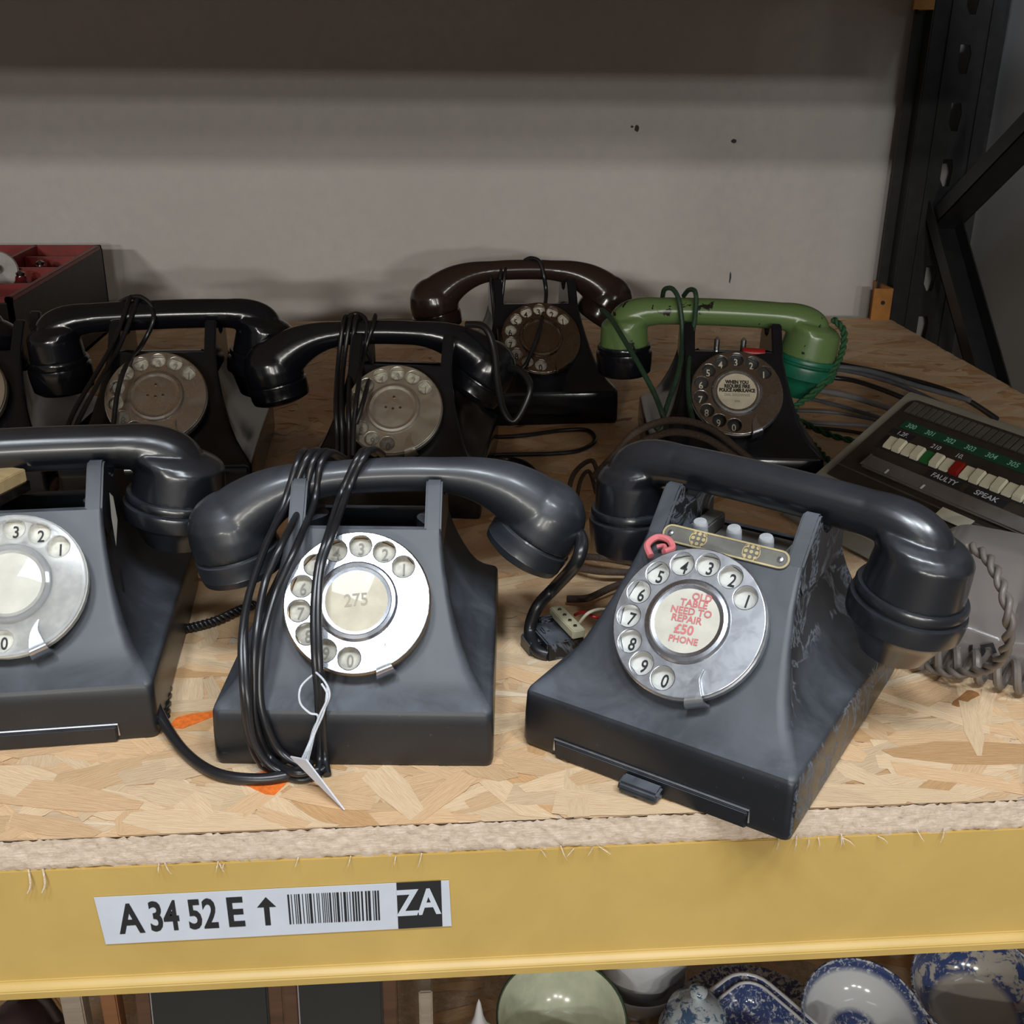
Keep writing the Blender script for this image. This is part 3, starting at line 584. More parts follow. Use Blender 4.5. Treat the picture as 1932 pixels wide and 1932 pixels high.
WIRES = [
('cord', 'B', 0.0021, 'CORD', [(-0.0641, 0.1894, 0.1325), (-0.0668, 0.1736, 0.1409), (-0.0718, 0.1599, 0.1405), (-0.0824, 0.1507, 0.1179), (-0.0921, 0.1234, 0.1048), (-0.0994, 0.0919, 0.0873), (-0.1012, 0.068, 0.071), (-0.0995, 0.0518, 0.0515), (-0.0985, 0.0497, 0.0232), (-0.0924, 0.0512, 0.0033), (-0.0734, 0.0379, 0.0035), (-0.0625, 0.041, 0.0035)], 0, None, None),
('cord', 'B', 0.0021, 'CORD', [(-0.0729, 0.1901, 0.1331), (-0.0751, 0.1742, 0.1401), (-0.0776, 0.1604, 0.1374), (-0.0853, 0.149, 0.117), (-0.0959, 0.1137, 0.0961), (-0.1004, 0.084, 0.0817), (-0.0991, 0.0618, 0.0649), (-0.0972, 0.0496, 0.0463), (-0.0953, 0.0464, 0.022), (-0.085, 0.0436, 0.006), (-0.065, 0.0391, 0.005)], 0, None, None),
('cord', 'B', 0.0022, 'CORD', [(-0.0551, 0.1887, 0.1313), (-0.0624, 0.1732, 0.1403), (-0.0683, 0.1607, 0.1382), (-0.0748, 0.1501, 0.1163), (-0.081, 0.1078, 0.1114), (-0.0905, 0.0924, 0.0932), (-0.0937, 0.0694, 0.0732), (-0.095, 0.0595, 0.0499), (-0.0948, 0.0534, 0.0273), (-0.0889, 0.053, 0.007), (-0.0744, 0.0374, 0.008), (-0.0621, 0.0394, 0.008)], 0, None, None),
('cord', 'B', 0.0022, 'CORD', [(-0.0519, 0.1885, 0.1299), (-0.0583, 0.1729, 0.1396), (-0.0637, 0.1603, 0.1372), (-0.0682, 0.1516, 0.1156), (-0.0738, 0.1062, 0.1088), (-0.0847, 0.0889, 0.0884), (-0.0903, 0.069, 0.0701), (-0.0922, 0.0582, 0.0473), (-0.09, 0.053, 0.0307), (-0.0828, 0.0515, 0.0112), (-0.0655, 0.0438, 0.004), (-0.0595, 0.0458, 0.004)], 0, None, None),
('cord', 'B', 0.0022, 'CORD', [(-0.0284, 0.1866, 0.133), (-0.0332, 0.171, 0.142), (-0.0389, 0.1574, 0.1409), (-0.0482, 0.1501, 0.1225), (-0.053, 0.1061, 0.118), (-0.0594, 0.0905, 0.1029), (-0.0607, 0.074, 0.0858), (-0.06, 0.0594, 0.0649), (-0.0595, 0.0547, 0.0417), (-0.0597, 0.0527, 0.0094), (-0.0575, 0.0414, 0.003)], 0, None, None),
('cord', 'B', 0.0021, 'CORD', [(-0.0329, 0.187, 0.1336), (-0.0377, 0.1713, 0.1416), (-0.0426, 0.1577, 0.1402), (-0.053, 0.1494, 0.1195), (-0.0564, 0.1043, 0.1157), (-0.0611, 0.0906, 0.1029), (-0.0629, 0.0741, 0.0857), (-0.0623, 0.0596, 0.0649), (-0.0615, 0.0548, 0.0417), (-0.0623, 0.0529, 0.0094), (-0.0624, 0.0398, 0.003)], 0, None, None),
('handset_cord', 'B', 0.0042, 'CORD', [(0.0845, 0.1657, 0.0927), (0.0917, 0.1541, 0.0887), (0.0882, 0.1443, 0.0772), (0.0813, 0.1833, 0.042), (0.0688, 0.1811, 0.028), (0.064, 0.1783, 0.012), (0.0669, 0.1642, 0.006), (0.0744, 0.1595, 0.0045)], 0, None, None),
('cord', 'A', 0.0031, 'CORD', [(-0.2135, 0.3103, 0.05), (-0.2054, 0.225, 0.066), (-0.1932, 0.1729, 0.06), (-0.1816, 0.1416, 0.045), (-0.1693, 0.1173, 0.028), (-0.1563, 0.0936, 0.012), (-0.1385, 0.067, 0.0045), (-0.1175, 0.0453, 0.0042), (-0.0956, 0.0383, 0.0042), (-0.0778, 0.041, 0.0042), (-0.0676, 0.0508, 0.0042)], 0, None, None),
('cord', 'E', 0.0021, 'CORD', [(-0.2649, 0.5796, 0.1461), (-0.2663, 0.5605, 0.1559), (-0.2687, 0.5434, 0.1451), (-0.2755, 0.5156, 0.123), (-0.2833, 0.4729, 0.1038), (-0.2932, 0.4408, 0.0835), (-0.3015, 0.4193, 0.0586), (-0.3378, 0.5043, 0.004)], 0, None, None),
('cord', 'E', 0.0021, 'CORD', [(-0.2573, 0.5799, 0.146), (-0.2595, 0.5607, 0.1549), (-0.2623, 0.5437, 0.1441), (-0.2716, 0.5158, 0.1182), (-0.2768, 0.4731, 0.1037), (-0.2887, 0.4409, 0.0788), (-0.2948, 0.4195, 0.0584), (-0.3259, 0.5038, 0.004)], 0, None, None),
('cord', 'E', 0.0021, 'CORD', [(-0.2647, 0.5796, 0.1481), (-0.2541, 0.5609, 0.1529), (-0.2443, 0.5443, 0.14), (-0.2551, 0.5354, 0.118), (-0.2562, 0.4801, 0.1132), (-0.2608, 0.4612, 0.0953), (-0.2634, 0.4462, 0.0721), (-0.2657, 0.4311, 0.0539)], 0, None, None),
('cord', 'E', 0.002, 'CORD', [(-0.2864, 0.5746, 0.1443), (-0.2703, 0.5625, 0.1541), (-0.2569, 0.5566, 0.1566), (-0.2474, 0.5527, 0.1502), (-0.2463, 0.5506, 0.1434)], 0, None, None),
('cord', 'F', 0.0022, 'CORD', [(-0.0681, 0.5501, 0.1347), (-0.0714, 0.532, 0.1436), (-0.0739, 0.5169, 0.1393), (-0.0786, 0.5001, 0.1062), (-0.0768, 0.4381, 0.0908), (-0.076, 0.4229, 0.0678), (-0.0759, 0.4091, 0.0493)], 0, None, None),
('cord', 'F', 0.0022, 'CORD', [(-0.0623, 0.5493, 0.1349), (-0.0657, 0.5312, 0.1438), (-0.0683, 0.5161, 0.1395), (-0.0739, 0.4994, 0.1064), (-0.0724, 0.4375, 0.0909), (-0.0716, 0.4224, 0.0679), (-0.0715, 0.4084, 0.0495)], 0, None, None),
('cord', 'F', 0.0022, 'CORD', [(-0.0574, 0.5486, 0.135), (-0.0609, 0.5305, 0.1439), (-0.0636, 0.5155, 0.1396), (-0.0673, 0.4985, 0.1065), (-0.0661, 0.4368, 0.0911), (-0.0658, 0.4217, 0.0681), (-0.0658, 0.4076, 0.0497)], 0, None, None),
('cord', 'F', 0.0021, 'CORD', [(-0.0485, 0.5453, 0.1357), (-0.0456, 0.5284, 0.1447), (-0.0482, 0.5143, 0.136), (-0.0561, 0.5052, 0.1143), (-0.0581, 0.4435, 0.1028), (-0.0616, 0.4233, 0.0767), (-0.0627, 0.4093, 0.0537)], 0, None, None),
('cord', 'F', 0.0021, 'CORD', [(-0.075, 0.5171, 0.1259), (-0.0721, 0.5259, 0.1411), (-0.0627, 0.5308, 0.1457), (-0.054, 0.5234, 0.1416), (-0.0542, 0.5142, 0.1265), (-0.0614, 0.508, 0.104)], 0, None, None),
('cord', 'F', 0.0021, 'CORD', [(-0.0626, 0.5133, 0.1268), (-0.0498, 0.5063, 0.1091), (-0.0518, 0.4394, 0.0993), (-0.0598, 0.4231, 0.0768)], 0, None, None),
('handset_cord', 'F', 0.0032, 'CORD', [(0.0357, 0.517, 0.1386), (0.0518, 0.5065, 0.1381), (0.0594, 0.4982, 0.1199), (0.0616, 0.4855, 0.0943), (0.0663, 0.4694, 0.0723), (0.0752, 0.463, 0.0645), (0.0856, 0.4667, 0.0802), (0.0895, 0.4713, 0.0942), (0.0833, 0.4825, 0.1036), (0.0734, 0.4942, 0.1044)], 0, None, None),
('cord', 'G', 0.0019, 'CORD', [(0.0788, 0.787, 0.1398), (0.0712, 0.7701, 0.1475), (0.0715, 0.7534, 0.133), (0.0741, 0.7369, 0.0955), (0.074, 0.6952, 0.0587), (0.0783, 0.6538, 0.0238)], 0, None, None),
('cord', 'G', 0.0019, 'CORD', [(0.0878, 0.7873, 0.1415), (0.0854, 0.7706, 0.1502), (0.082, 0.7538, 0.1387), (0.0776, 0.737, 0.1014), (0.0767, 0.6686, 0.0827), (0.0817, 0.6505, 0.059)], 0, None, None),
('cord', 'G', 0.0019, 'CORD', [(0.095, 0.7876, 0.1414), (0.0913, 0.7708, 0.1508), (0.0866, 0.754, 0.1387), (0.0817, 0.7371, 0.0954), (0.0794, 0.6586, 0.0682)], 0, None, None),
('cord', 'G', 0.0023, 'CORD', [(0.1078, 0.7776, 0.1449), (0.1102, 0.7714, 0.1518), (0.1174, 0.7675, 0.1553), (0.1258, 0.7626, 0.1521), (0.1302, 0.7565, 0.1381), (0.1323, 0.7493, 0.1161), (0.1187, 0.6797, 0.0967), (0.1046, 0.6547, 0.069), (0.0955, 0.6508, 0.0588)], 0, None, None),
('cord', 'G', 0.0023, 'CORD', [(0.0541, 0.7695, 0.1459), (0.0599, 0.7676, 0.1491), (0.0638, 0.7636, 0.1469)], 0, None, None),
('cord', 'H', 0.0024, 'CORDG', [(0.1662, 0.5717, 0.1391), (0.1714, 0.5493, 0.1364), (0.1798, 0.5131, 0.1225), (0.1904, 0.4808, 0.104), (0.1995, 0.4589, 0.086), (0.2061, 0.4456, 0.0659), (0.2366, 0.5454, 0.006)], 0, None, None),
('cord', 'H', 0.0023, 'CORDG', [(0.2275, 0.5868, 0.1474), (0.2264, 0.5746, 0.158), (0.232, 0.5635, 0.1601), (0.2364, 0.5526, 0.1493), (0.2391, 0.5409, 0.1179), (0.2278, 0.5013, 0.0981), (0.2134, 0.4693, 0.0803), (0.2033, 0.4522, 0.0638), (0.1982, 0.4488, 0.0601)], 0, None, None),
('cord', 'H', 0.0023, 'CORDG', [(0.247, 0.582, 0.1503), (0.2487, 0.5694, 0.1584), (0.2521, 0.5576, 0.1582), (0.2512, 0.5484, 0.1412), (0.2442, 0.5298, 0.1105), (0.2345, 0.49, 0.0913), (0.2319, 0.4646, 0.0742), (0.2341, 0.454, 0.0628)], 0, None, None),
('twisted_cord', 'H', 0.0018, 'CORDT', [(0.3843, 0.5483, 0.1344), (0.3928, 0.5399, 0.1246), (0.3907, 0.5329, 0.1059), (0.3803, 0.5262, 0.0873), (0.3605, 0.5186, 0.069), (0.3437, 0.5107, 0.0596), (0.3372, 0.5013, 0.0538), (0.3815, 0.5801, 0.02), (0.405, 0.5659, 0.012), (0.4315, 0.555, 0.008)], 9, None, None),
('twisted_cord', 'H', 0.0018, 'CORDT', [(0.3668, 0.5775, 0.035), (0.3705, 0.555, 0.02), (0.3784, 0.5276, 0.01), (0.3826, 0.4934, 0.006), (0.38, 0.4651, 0.006)], 5, None, None),
('handset_cord', 'D', 0.0019, 'CORDK', [(0.3146, 0.11, 0.098), (0.315, 0.0894, 0.1), (0.3127, 0.067, 0.095), (0.3132, 0.0542, 0.082), (0.3199, 0.0608, 0.06), (0.3272, 0.0798, 0.036), (0.3265, 0.1005, 0.018), (0.3176, 0.1144, 0.01), (0.3095, 0.1334, 0.006), (0.3001, 0.1526, 0.005), (0.294, 0.1781, 0.005)], 7, None, None),
('cable', None, 0.003, 'CORDB', [(0.1312, 0.36, 0.0501), (0.1495, 0.36, 0.0714), (0.1635, 0.36, 0.0875), (0.1905, 0.36, 0.0968), (0.2207, 0.36, 0.0907), (0.2482, 0.36, 0.0707), (0.2648, 0.36, 0.0569)], 0, 'brown cloth cable arching behind the askew front phone, upper of two', 'cable'),
('cable', None, 0.003, 'CORDB', [(0.1341, 0.355, 0.0451), (0.153, 0.355, 0.0686), (0.1692, 0.355, 0.0817), (0.1921, 0.355, 0.0888), (0.2179, 0.355, 0.0836), (0.2406, 0.355, 0.069), (0.2569, 0.355, 0.0566)], 0, 'brown cloth cable arching behind the askew front phone, lower of two', 'cable'),
('cable', None, 0.0022, 'CORDB', [(0.1116, 0.3467, 0.01), (0.1139, 0.3786, 0.02), (0.1199, 0.4074, 0.03), (0.1319, 0.4395, 0.03), (0.149, 0.4801, 0.02), (0.153, 0.4652, 0.01)], 0, 'brown cable looped upright between the two front handsets, left strand', 'cable'),
('cable', None, 0.0018, 'CORDB', [(0.1179, 0.3464, 0.01), (0.1209, 0.3782, 0.02), (0.13, 0.4201, 0.025), (0.1421, 0.4526, 0.02), (0.1448, 0.4263, 0.01)], 0, 'brown cable looped upright between the two front handsets, right strand', 'cable'),
('cable', None, 0.0027, 'CORDB', [(0.1099, 0.3005, 0.008), (0.1264, 0.2891, 0.012), (0.1451, 0.2806, 0.012), (0.1641, 0.2745, 0.01)], 0, 'brown cloth cable lying under the left earpiece of the askew phone, rear one', 'cable'),
('cable', None, 0.0027, 'CORDB', [(0.106, 0.286, 0.006), (0.1235, 0.2694, 0.01), (0.1428, 0.2665, 0.01), (0.1624, 0.2651, 0.008)], 0, 'brown cloth cable lying under the left earpiece of the askew phone, front one', 'cable'),
('cable', None, 0.0026, 'CORDB', [(0.0956, 0.2341, 0.006), (0.1102, 0.231, 0.008), (0.1269, 0.2412, 0.01), (0.1443, 0.2531, 0.01)], 0, 'frayed brown cable with pale bare ends left of the askew phone dial', 'cable'),
('cable', None, 0.0012, 'RED', [(0.0942, 0.1837, 0.02), (0.0982, 0.1758, 0.026), (0.1058, 0.1681, 0.026), (0.1163, 0.1787, 0.022), (0.1253, 0.1991, 0.015)], 0, 'thin red wire by the terminal strip left of the askew phone', 'wire'),
('cable', None, 0.0011, 'CARD', [(0.0949, 0.1705, 0.02), (0.0995, 0.1659, 0.03), (0.1079, 0.1713, 0.03), (0.1215, 0.1882, 0.02)], 0, 'thin cream wire crossing the red wire left of the askew phone', 'wire'),
('cable', None, 0.0022, 'CORD', [(0.0438, 0.5441, 0.003), (0.0723, 0.5489, 0.003), (0.1191, 0.5499, 0.003), (0.1473, 0.558, 0.003), (0.1673, 0.5862, 0.003), (0.1645, 0.6205, 0.003), (0.1381, 0.6216, 0.003), (0.0953, 0.6062, 0.003), (0.049, 0.6015, 0.003)], 0, 'black cord looped flat on the shelf in front of the brown-handset phone', 'cable'),
('cable', None, 0.0026, 'CORD', [(0.0476, 0.5173, 0.004), (0.0713, 0.534, 0.004), (0.0883, 0.5242, 0.004), (0.0975, 0.4977, 0.004), (0.0986, 0.4503, 0.004), (0.0961, 0.4069, 0.004)], 0, 'black cord curling down behind the cord-wrapped phone handset', 'cable'),
('twisted_cable', None, 0.0018, 'CORD', [(-0.1867, 0.2107, 0.004), (-0.1714, 0.2076, 0.004), (-0.1582, 0.2113, 0.004), (-0.1456, 0.2196, 0.004), (-0.1334, 0.2329, 0.004), (-0.1238, 0.2419, 0.004)], 8, 'black twisted wire lying between the two left front phones', 'wire'),
('twisted_cable', None, 0.0016, 'CORD', [(-0.1752, 0.2119, 0.003), (-0.1693, 0.1864, 0.003), (-0.1656, 0.1594, 0.003), (-0.161, 0.134, 0.003), (-0.1561, 0.1047, 0.003)], 5, 'straight black wire on the shelf beside the left edge phone', 'wire'),
('cable', None, 0.003, 'CORD', [(0.4578, 0.8513, 0.02), (0.5081, 0.8036, 0.02), (0.5517, 0.7496, 0.02), (0.5847, 0.6826, 0.02), (0.5868, 0.5892, 0.02)], 0, 'dark grey cable rearmost in the bundle behind the grey key phone', 'cable'),
('cable', None, 0.0026, 'CORDY', [(0.4642, 0.8277, 0.014), (0.5128, 0.7964, 0.014), (0.5465, 0.7349, 0.014), (0.5632, 0.6469, 0.014)], 0, 'dark grey cable second from the rear in the bundle left of the key phone', 'cable'),
('cable', None, 0.003, 'CORD', [(0.4455, 0.7896, 0.01), (0.5, 0.7782, 0.01), (0.5315, 0.7124, 0.01), (0.5436, 0.6413, 0.01)], 0, 'black cable across the bare shelf behind the green cord', 'cable'),
('cable', None, 0.0034, 'GREYL', [(0.4235, 0.7422, 0.012), (0.4677, 0.7081, 0.012), (0.4942, 0.6661, 0.012), (0.5134, 0.6268, 0.012)], 0, 'pale grey cable, brightest of the bundle left of the key phone', 'cable'),
('cable', None, 0.0022, 'CORDY', [(0.4269, 0.7304, 0.004), (0.4575, 0.6938, 0.004), (0.4807, 0.6592, 0.004), (0.5021, 0.6245, 0.004)], 0, 'thin grey cable just below the brightest cable of the bundle', 'cable'),
('cable', None, 0.002, 'CORDY', [(0.4009, 0.6697, 0.006), (0.4399, 0.6623, 0.006), (0.4722, 0.6381, 0.006), (0.4948, 0.6078, 0.006)], 0, 'thin mauve-grey cable low in the bundle left of the key phone', 'cable'),
('cable', None, 0.0022, 'GREYL', [(0.3928, 0.6352, 0.005), (0.4267, 0.6246, 0.005), (0.4637, 0.6158, 0.005), (0.4841, 0.5954, 0.005)], 0, 'thin grey cable lowest full strand of the bundle by the green cord', 'cable'),
('cable', None, 0.002, 'CORD', [(0.3965, 0.62, 0.004), (0.4316, 0.606, 0.004), (0.4542, 0.591, 0.004)], 0, 'short dark cable end beside the twisted green cord', 'cable'),
('cable', None, 0.003, 'CORDY', [(0.4678, 0.7675, 0.03), (0.5093, 0.7424, 0.03), (0.539, 0.6792, 0.03), (0.5727, 0.623, 0.03)], 0, 'dark cable raised over the bundle towards the rack upright', 'cable'),
]
TAGSTR = [[(-0.0638, 0.059, 0.0579), (-0.0567, 0.0474, 0.0575), (-0.0541, 0.0442, 0.0507), (-0.0584, 0.0435, 0.0406), (-0.0633, 0.0429, 0.0314), (-0.0665, 0.0412, 0.0211), (-0.0695, 0.0394, 0.0141)], [(-0.0628, 0.0589, 0.0556), (-0.069, 0.0484, 0.0541), (-0.0698, 0.0454, 0.0463), (-0.0651, 0.0441, 0.0405), (-0.0607, 0.0437, 0.0383), (-0.0636, 0.0429, 0.0264), (-0.0674, 0.0392, 0.0124)], [(-0.055, 0.0453, 0.0555), (-0.0571, 0.0424, 0.0429), (-0.0621, 0.0418, 0.0311), (-0.0684, 0.0383, 0.0165)], [(-0.0602, 0.0437, 0.0389), (-0.0645, 0.041, 0.0261), (-0.0678, 0.0383, 0.0138)], [(-0.0583, 0.0485, 0.0553), (-0.0551, 0.0433, 0.0504), (-0.0599, 0.0417, 0.0396), (-0.0657, 0.0411, 0.0244), (-0.0699, 0.0384, 0.0158)]]
TAGQ = [(-0.0753, 0.0351, 0.02), (-0.066, 0.0261, 0.024), (-0.0467, 0.013, 0.0015), (-0.0603, 0.0338, 0.0012)]
# ------------------------------------------------------------------ cords and cables (world coordinates, carried by the phone they belong to)
MATS = dict(CORD=CORD, CORDG=CORDG, CORDT=CORDT, CORDB=CORDB, CORDY=CORDY, CORDK=CORDK, RED=RED, CARD=CARD, GREYL=plain('pale_grey_cable', (.24,.25,.27), .4, vary=.15))
for name, ph, rad, mt, pts, tw, label, cat in WIRES:
    path = spline(pts, 8); inv = PH[ph].matrix_world.inverted() if ph else Matrix.Identity(4)
    k = PH[ph].scale[0] if ph else 1.0
    m = MB()
    if tw:
        path = spline(pts, 14)
        for st_ in twist(path, rad*.95, tw*1.5): m.tube([inv @ p for p in st_], rad/k, 8)
    else: m.tube([inv @ p for p in path], rad/k, 10)
    o = m.build(name, MATS[mt], PH[ph] if ph else None, ang=60)
    if not ph: setp(o, label, cat, 'loose cables and wires on the shelf')
# ------------------------------------------------------------------ small items round the phones
def thing(name, label, cat, loc=(0,0,0), rz=0, group=None, rot=None):
    o = link(name, None, loc=loc, rot=rot or (0, 0, rz)); setp(o, label, cat, group); o.empty_display_size = .03; return o
# orange paint on the board
splat(-.140, .101, [(-.013,-.006),(-.004,-.0075),(.012,.0045),(.0105,.0095),(-.002,.0075),(-.010,.004)])
splat(-.090, .040, [(-.018,.002),(-.008,-.004),(.001,-.011),(.006,-.012),(.012,.000),(.0125,.007),(.006,.012),(-.006,.008)])
# white tag on string tied to the cord
tg = thing('price_tag', 'white card tag tied with string to the cord of the centre front phone', 'tag', (-.06, .02, .001))
ti = Matrix.Translation((.06, -.02, -.001))
STR = plain('white_string', (.60,.63,.68), .8, vary=.1, scale=900)
m = MB()
for pp in TAGSTR: m.tube([ti @ p for p in spline(pp, 6)], .0006, 6)
m.build('string', STR, tg)
q = [ti @ Vector(p) for p in TAGQ]; nn = (q[1]-q[0]).cross(q[3]-q[0]).normalized()*.0004
m = MB(); m.add([p - nn for p in q] + [p + nn for p in q], [(0,1,2,3),(7,6,5,4),(0,4,5,1),(1,5,6,2),(2,6,7,3),(3,7,4,0)]); m.build('card', WHITE, tg)
# strip of terminals
tt = thing('terminal_strip', 'cream terminal strip with black screws beside the left flank of the askew phone', 'terminal strip', (.088, .176, .016), R(-72))
m = MB(); m.box((-.018,-.0045,0), (.018,.0045,.006)); m.build('strip', plain('cream_bakelite', (.45,.42,.28), .5, vary=.2), tt, bevel=.0006)
for i in range(4): m = MB(); m.lathe([(0,.006),(.0014,.006),(.0012,.0068),(0,.007)], 8); m.build('terminal_screw', DKM, tt, loc=(-.012+.008*i, 0, 0))
m = MB(); m.box((-.022,-.020,-.0158), (.014,.006,-.002)); m.box((-.012,-.028,-.0158), (.004,-.018,-.006)); m.box((-.006,-.017,-.003),(.002,-.012,.0)); m.box((-.016,-.014,-.003),(-.012,-.004,.002)); m.build('black_base', BK[2], tt, bevel=.001)
# wooden block caught in the cradle of the left phone
wb = thing('wooden_block', 'small wooden block with metal edge lying in the cradle of the left edge phone', 'block', (-.262, .180, .1135), R(-20))
m = MB(); m.box((-.016,-.013,.006), (.016,.013,.014)); m.build('block', wood('pale_pine', (.34,.24,.11), (.48,.35,.18)), wb, bevel=.0006)
m = MB(); m.box((-.0168,-.0138,.0), (.0168,.0138,.006)); m.tube([(.014,-.012,.010),(.0175,-.0145,.012),(.018,-.015,.004)], .0006, 6); m.tube([(.010,-.013,.010),(.012,-.0165,.010),(.0125,-.0165,.001)], .0006, 6); m.build('metal_edge', DKM, wb)
m = MB(); m.add([(.0, -.0035, -.016), (.0012, .0040, -.002), (.0010, .0020, .014), (0, -.0015, .018), (0,-.0050,.004)], [(0,1,2,3,4)]); m.build('white_sliver', CARDW, pA, loc=(.0463,.085,.094), ang=30)  # flat pale sliver set on the right flank
# red divided case
cs = thing('divided_case', 'dark case with red divided tray at the back left, objects in its compartments', 'case', (-.695, .93, .0012))
RD = plain('red_lining', (.20,.012,.010), .42, vary=.25, scale=30); DK = plain('dark_brown_leatherette', (.020,.014,.012), .55, vary=.4, bump=.3)
X0, X1, Y0, Y1, H = -.255, .255, -.185, .175, .117
m = MB(); m.box((X0,Y0,0),(X1,Y1,.006)); m.box((X0,Y0,0),(X0+.006,Y1,H-.004)); m.box((X1-.006,Y0,0),(X1,Y1,H-.004)); m.box((X0,Y0,0),(X1,Y0+.006,H-.004)); m.box((X0,Y1-.006,0),(X1,Y1,H-.004)); m.build('shell', DK, cs, bevel=.001)
m = MB(); m.box((X0+.006,Y0+.006,.084),(X1-.006,Y1-.006,.090)); m.build('tray_floor', RD, cs)
for xa, ya, xb, yb in ((X0,Y0,X1,Y0+.009),(X0,Y1-.008,X1,Y1),(X0,Y0,X0+.008,Y1),(X1-.008,Y0,X1,Y1),(.165,Y0,.172,Y1),(.06,Y0,.067,Y1),(.172,-.075,X1,-.068),(.172,.030,X1,.037),(.172,.11,X1,.117),(-.2,.02,.165,.027)):
    m = MB(); m.box((xa+.0005,ya+.0005,.090),(xb-.0005,yb-.0005,H if (xb-xa > .4 or yb-ya > .3) and xa not in (.06,) else H-.006)); m.build('divider', RD, cs, bevel=.0008)
GL = plain('silvery_knob', (.5,.48,.5), .25, metal=1)
for i, (x, y, r) in enumerate([(.205,-.005,.012),(.205,.070,.011)]):
    o = thing('small_knob', ['small round knob with silvery top in the nearer right compartment of the red case','small round knob with dull top in the farther right compartment of the red case'][i], 'knob', (-.695+x, .93+y, .0908))
    m = MB(); m.lathe([(0,0),(r,0),(r*1.1,.006),(r*.6,.012),(r*.5,.018),(0,.019)], 20); m.build('base', plain('dark_red_glass', (.10,.008,.012), .1), o); m = MB(); m.lathe([(0,.018),(r*.4,.018),(r*.45,.022),(0,.025)], 16); m.build('top', GL, o)
o = thing('round_lid', 'pale grey round lid standing in the red case at the left picture edge', 'lid', (-.524, .944, .1115), rot=(R(68), 0, R(20)))
m = MB(); m.lathe([(0,-.003),(.024,-.003),(.025,0),(.023,.003),(.015,.0035),(0,.005)], 32); m.build('disc', plain('pale_grey_enamel', (.42,.42,.40), .4), o); m = MB(); m.lathe([(0,.004),(.005,.004),(.006,.009),(0,.011)], 16); m.build('knob', GL, o)

# ------------------------------------------------------------------ grey key phone (panel tilted towards its user)
kp = thing('key_telephone', 'grey office key telephone with row of white keys, green labels and speaker grille', 'telephone', (.419, .444, .0008), R(-67))
KG = plain('grey_green_casing', (.25,.245,.205), .42, vary=.12, scale=20); KD = plain('dark_brown_panel', (.032,.026,.022), .38, vary=.25, scale=50)
ts, tc = sin(R(32)), cos(R(32)); vL = .150
pr = [(.012,0),(.012,.085),(.004,.0945),(-.004,.0925)] + [(-v*tc, .095 - v*ts) for v in (.012,.06,.11,vL)] + [(-vL*tc-.006, .095-vL*ts-.006), (-vL*tc-.008, 0)]
pr = [(y, z-.0003) for y, z in pr]
m = MB(); m.prism(pr, 0, .34); m.build('casing', KG, kp, bevel=.004)
PT = Matrix.Translation((0, 0, .095)) @ Matrix.Rotation(R(32), 4, 'X') @ Matrix.Diagonal((1, -1, 1, 1))   # (u, v down the slope, n)
def PB(a, b): m = MB(); m.box(a, b, PT); return m
def outl(pts, e, name, mat, z):
    mm = curve_mesh(name, [[(x, -y) for x, y in pts]], e); return link(name, mm, mat, kp, mtx=Matrix.Translation((0,0,.095)) @ Matrix.Rotation(R(32), 4, 'X') @ Matrix.Translation((0,0,z)))
pts = [(.0145+.008*(1-cos(a)), .0095+.008*(1-sin(a))) for a in [R(90*k/6) for k in range(7)]]
panel = outl([(.33,.1125),(.0145,.1125)] + pts + [(.33,.0095)], .0008, 'panel', KD, .0008)
GR = plain('grille_grey', (.075,.07,.065), .5, vary=.2)
PB((.019,.0125,.0016),(.325,.0270,.0022)).build('grille', KD, kp)
for i in range(44):
    PB((.021+i*.0068,.0135,.002),(.0262+i*.0068,.0262,.0034)).build('grille_bar', GR, kp)
PB((.030,.0335,.0016),(.325,.0425,.0021)).build('green_label_strip', plain('green_label', (.008,.060,.030), .5), kp)
m = text_mesh([(s, .040+.0205*i, -.0380, 0, 1, 1) for i, s in enumerate(['300','301','302','303','304','305','306','307'])], .0068, .0001)
link('writing', mesh('writing', m.v, m.f, fix=False), plain('mint_print', (.25,.55,.40), .5), kp, mtx=Matrix.Translation((0,0,.095)) @ Matrix.Rotation(R(32),4,'X') @ Matrix.Translation((0,0,.0023)))
PB((.026,.0450,.0014),(.052,.0515,.0018)).build('black_label', INK, kp)
m = text_mesh([('1.2F.', .040, -.0483, 0, 1, 1), ('210', .076, -.0485, 0, 1, 1), ('10.', .100, -.0485, 0, 1, 1)], .0062, .0001)
link('writing', mesh('writing', m.v, m.f, fix=False), WHITE, kp, mtx=Matrix.Translation((0,0,.095)) @ Matrix.Rotation(R(32),4,'X') @ Matrix.Translation((0,0,.0021)))
KW = plain('ivory_key', (.60,.57,.44), .4, vary=.08); KGN = plain('green_key', (.015,.12,.03), .4); KR = plain('red_key', (.20,.008,.006), .4)
PB((.0270,.0535,.001),(.325,.0695,.0017)).build('key_slot', INK, kp)
for i in range(26):
    u = .034 + i*.0100; mt = KGN if i == 4 else KR if i == 7 else KW; hh = .0065 if i % 2 else .0050
    m = MB(); m.add([(u,.0550,.001),(u+.0094,.0550,.001),(u+.0094,.0680,.001),(u,.0680,.001),(u+.0004,.0556,hh),(u+.0090,.0556,hh),(u+.0090,.0655,hh-.0016),(u+.0004,.0655,hh-.0016)], [(0,3,2,1),(4,5,6,7),(0,1,5,4),(1,2,6,5),(2,3,7,6),(3,0,4,7)], PT)
    m.build('key', mt, kp, bevel=.0006)
for x0, x1 in ((.090,.124),(.129,.166)): PB((x0,.0705,.0014),(x1,.0775,.0020)).build('black_label', INK, kp)
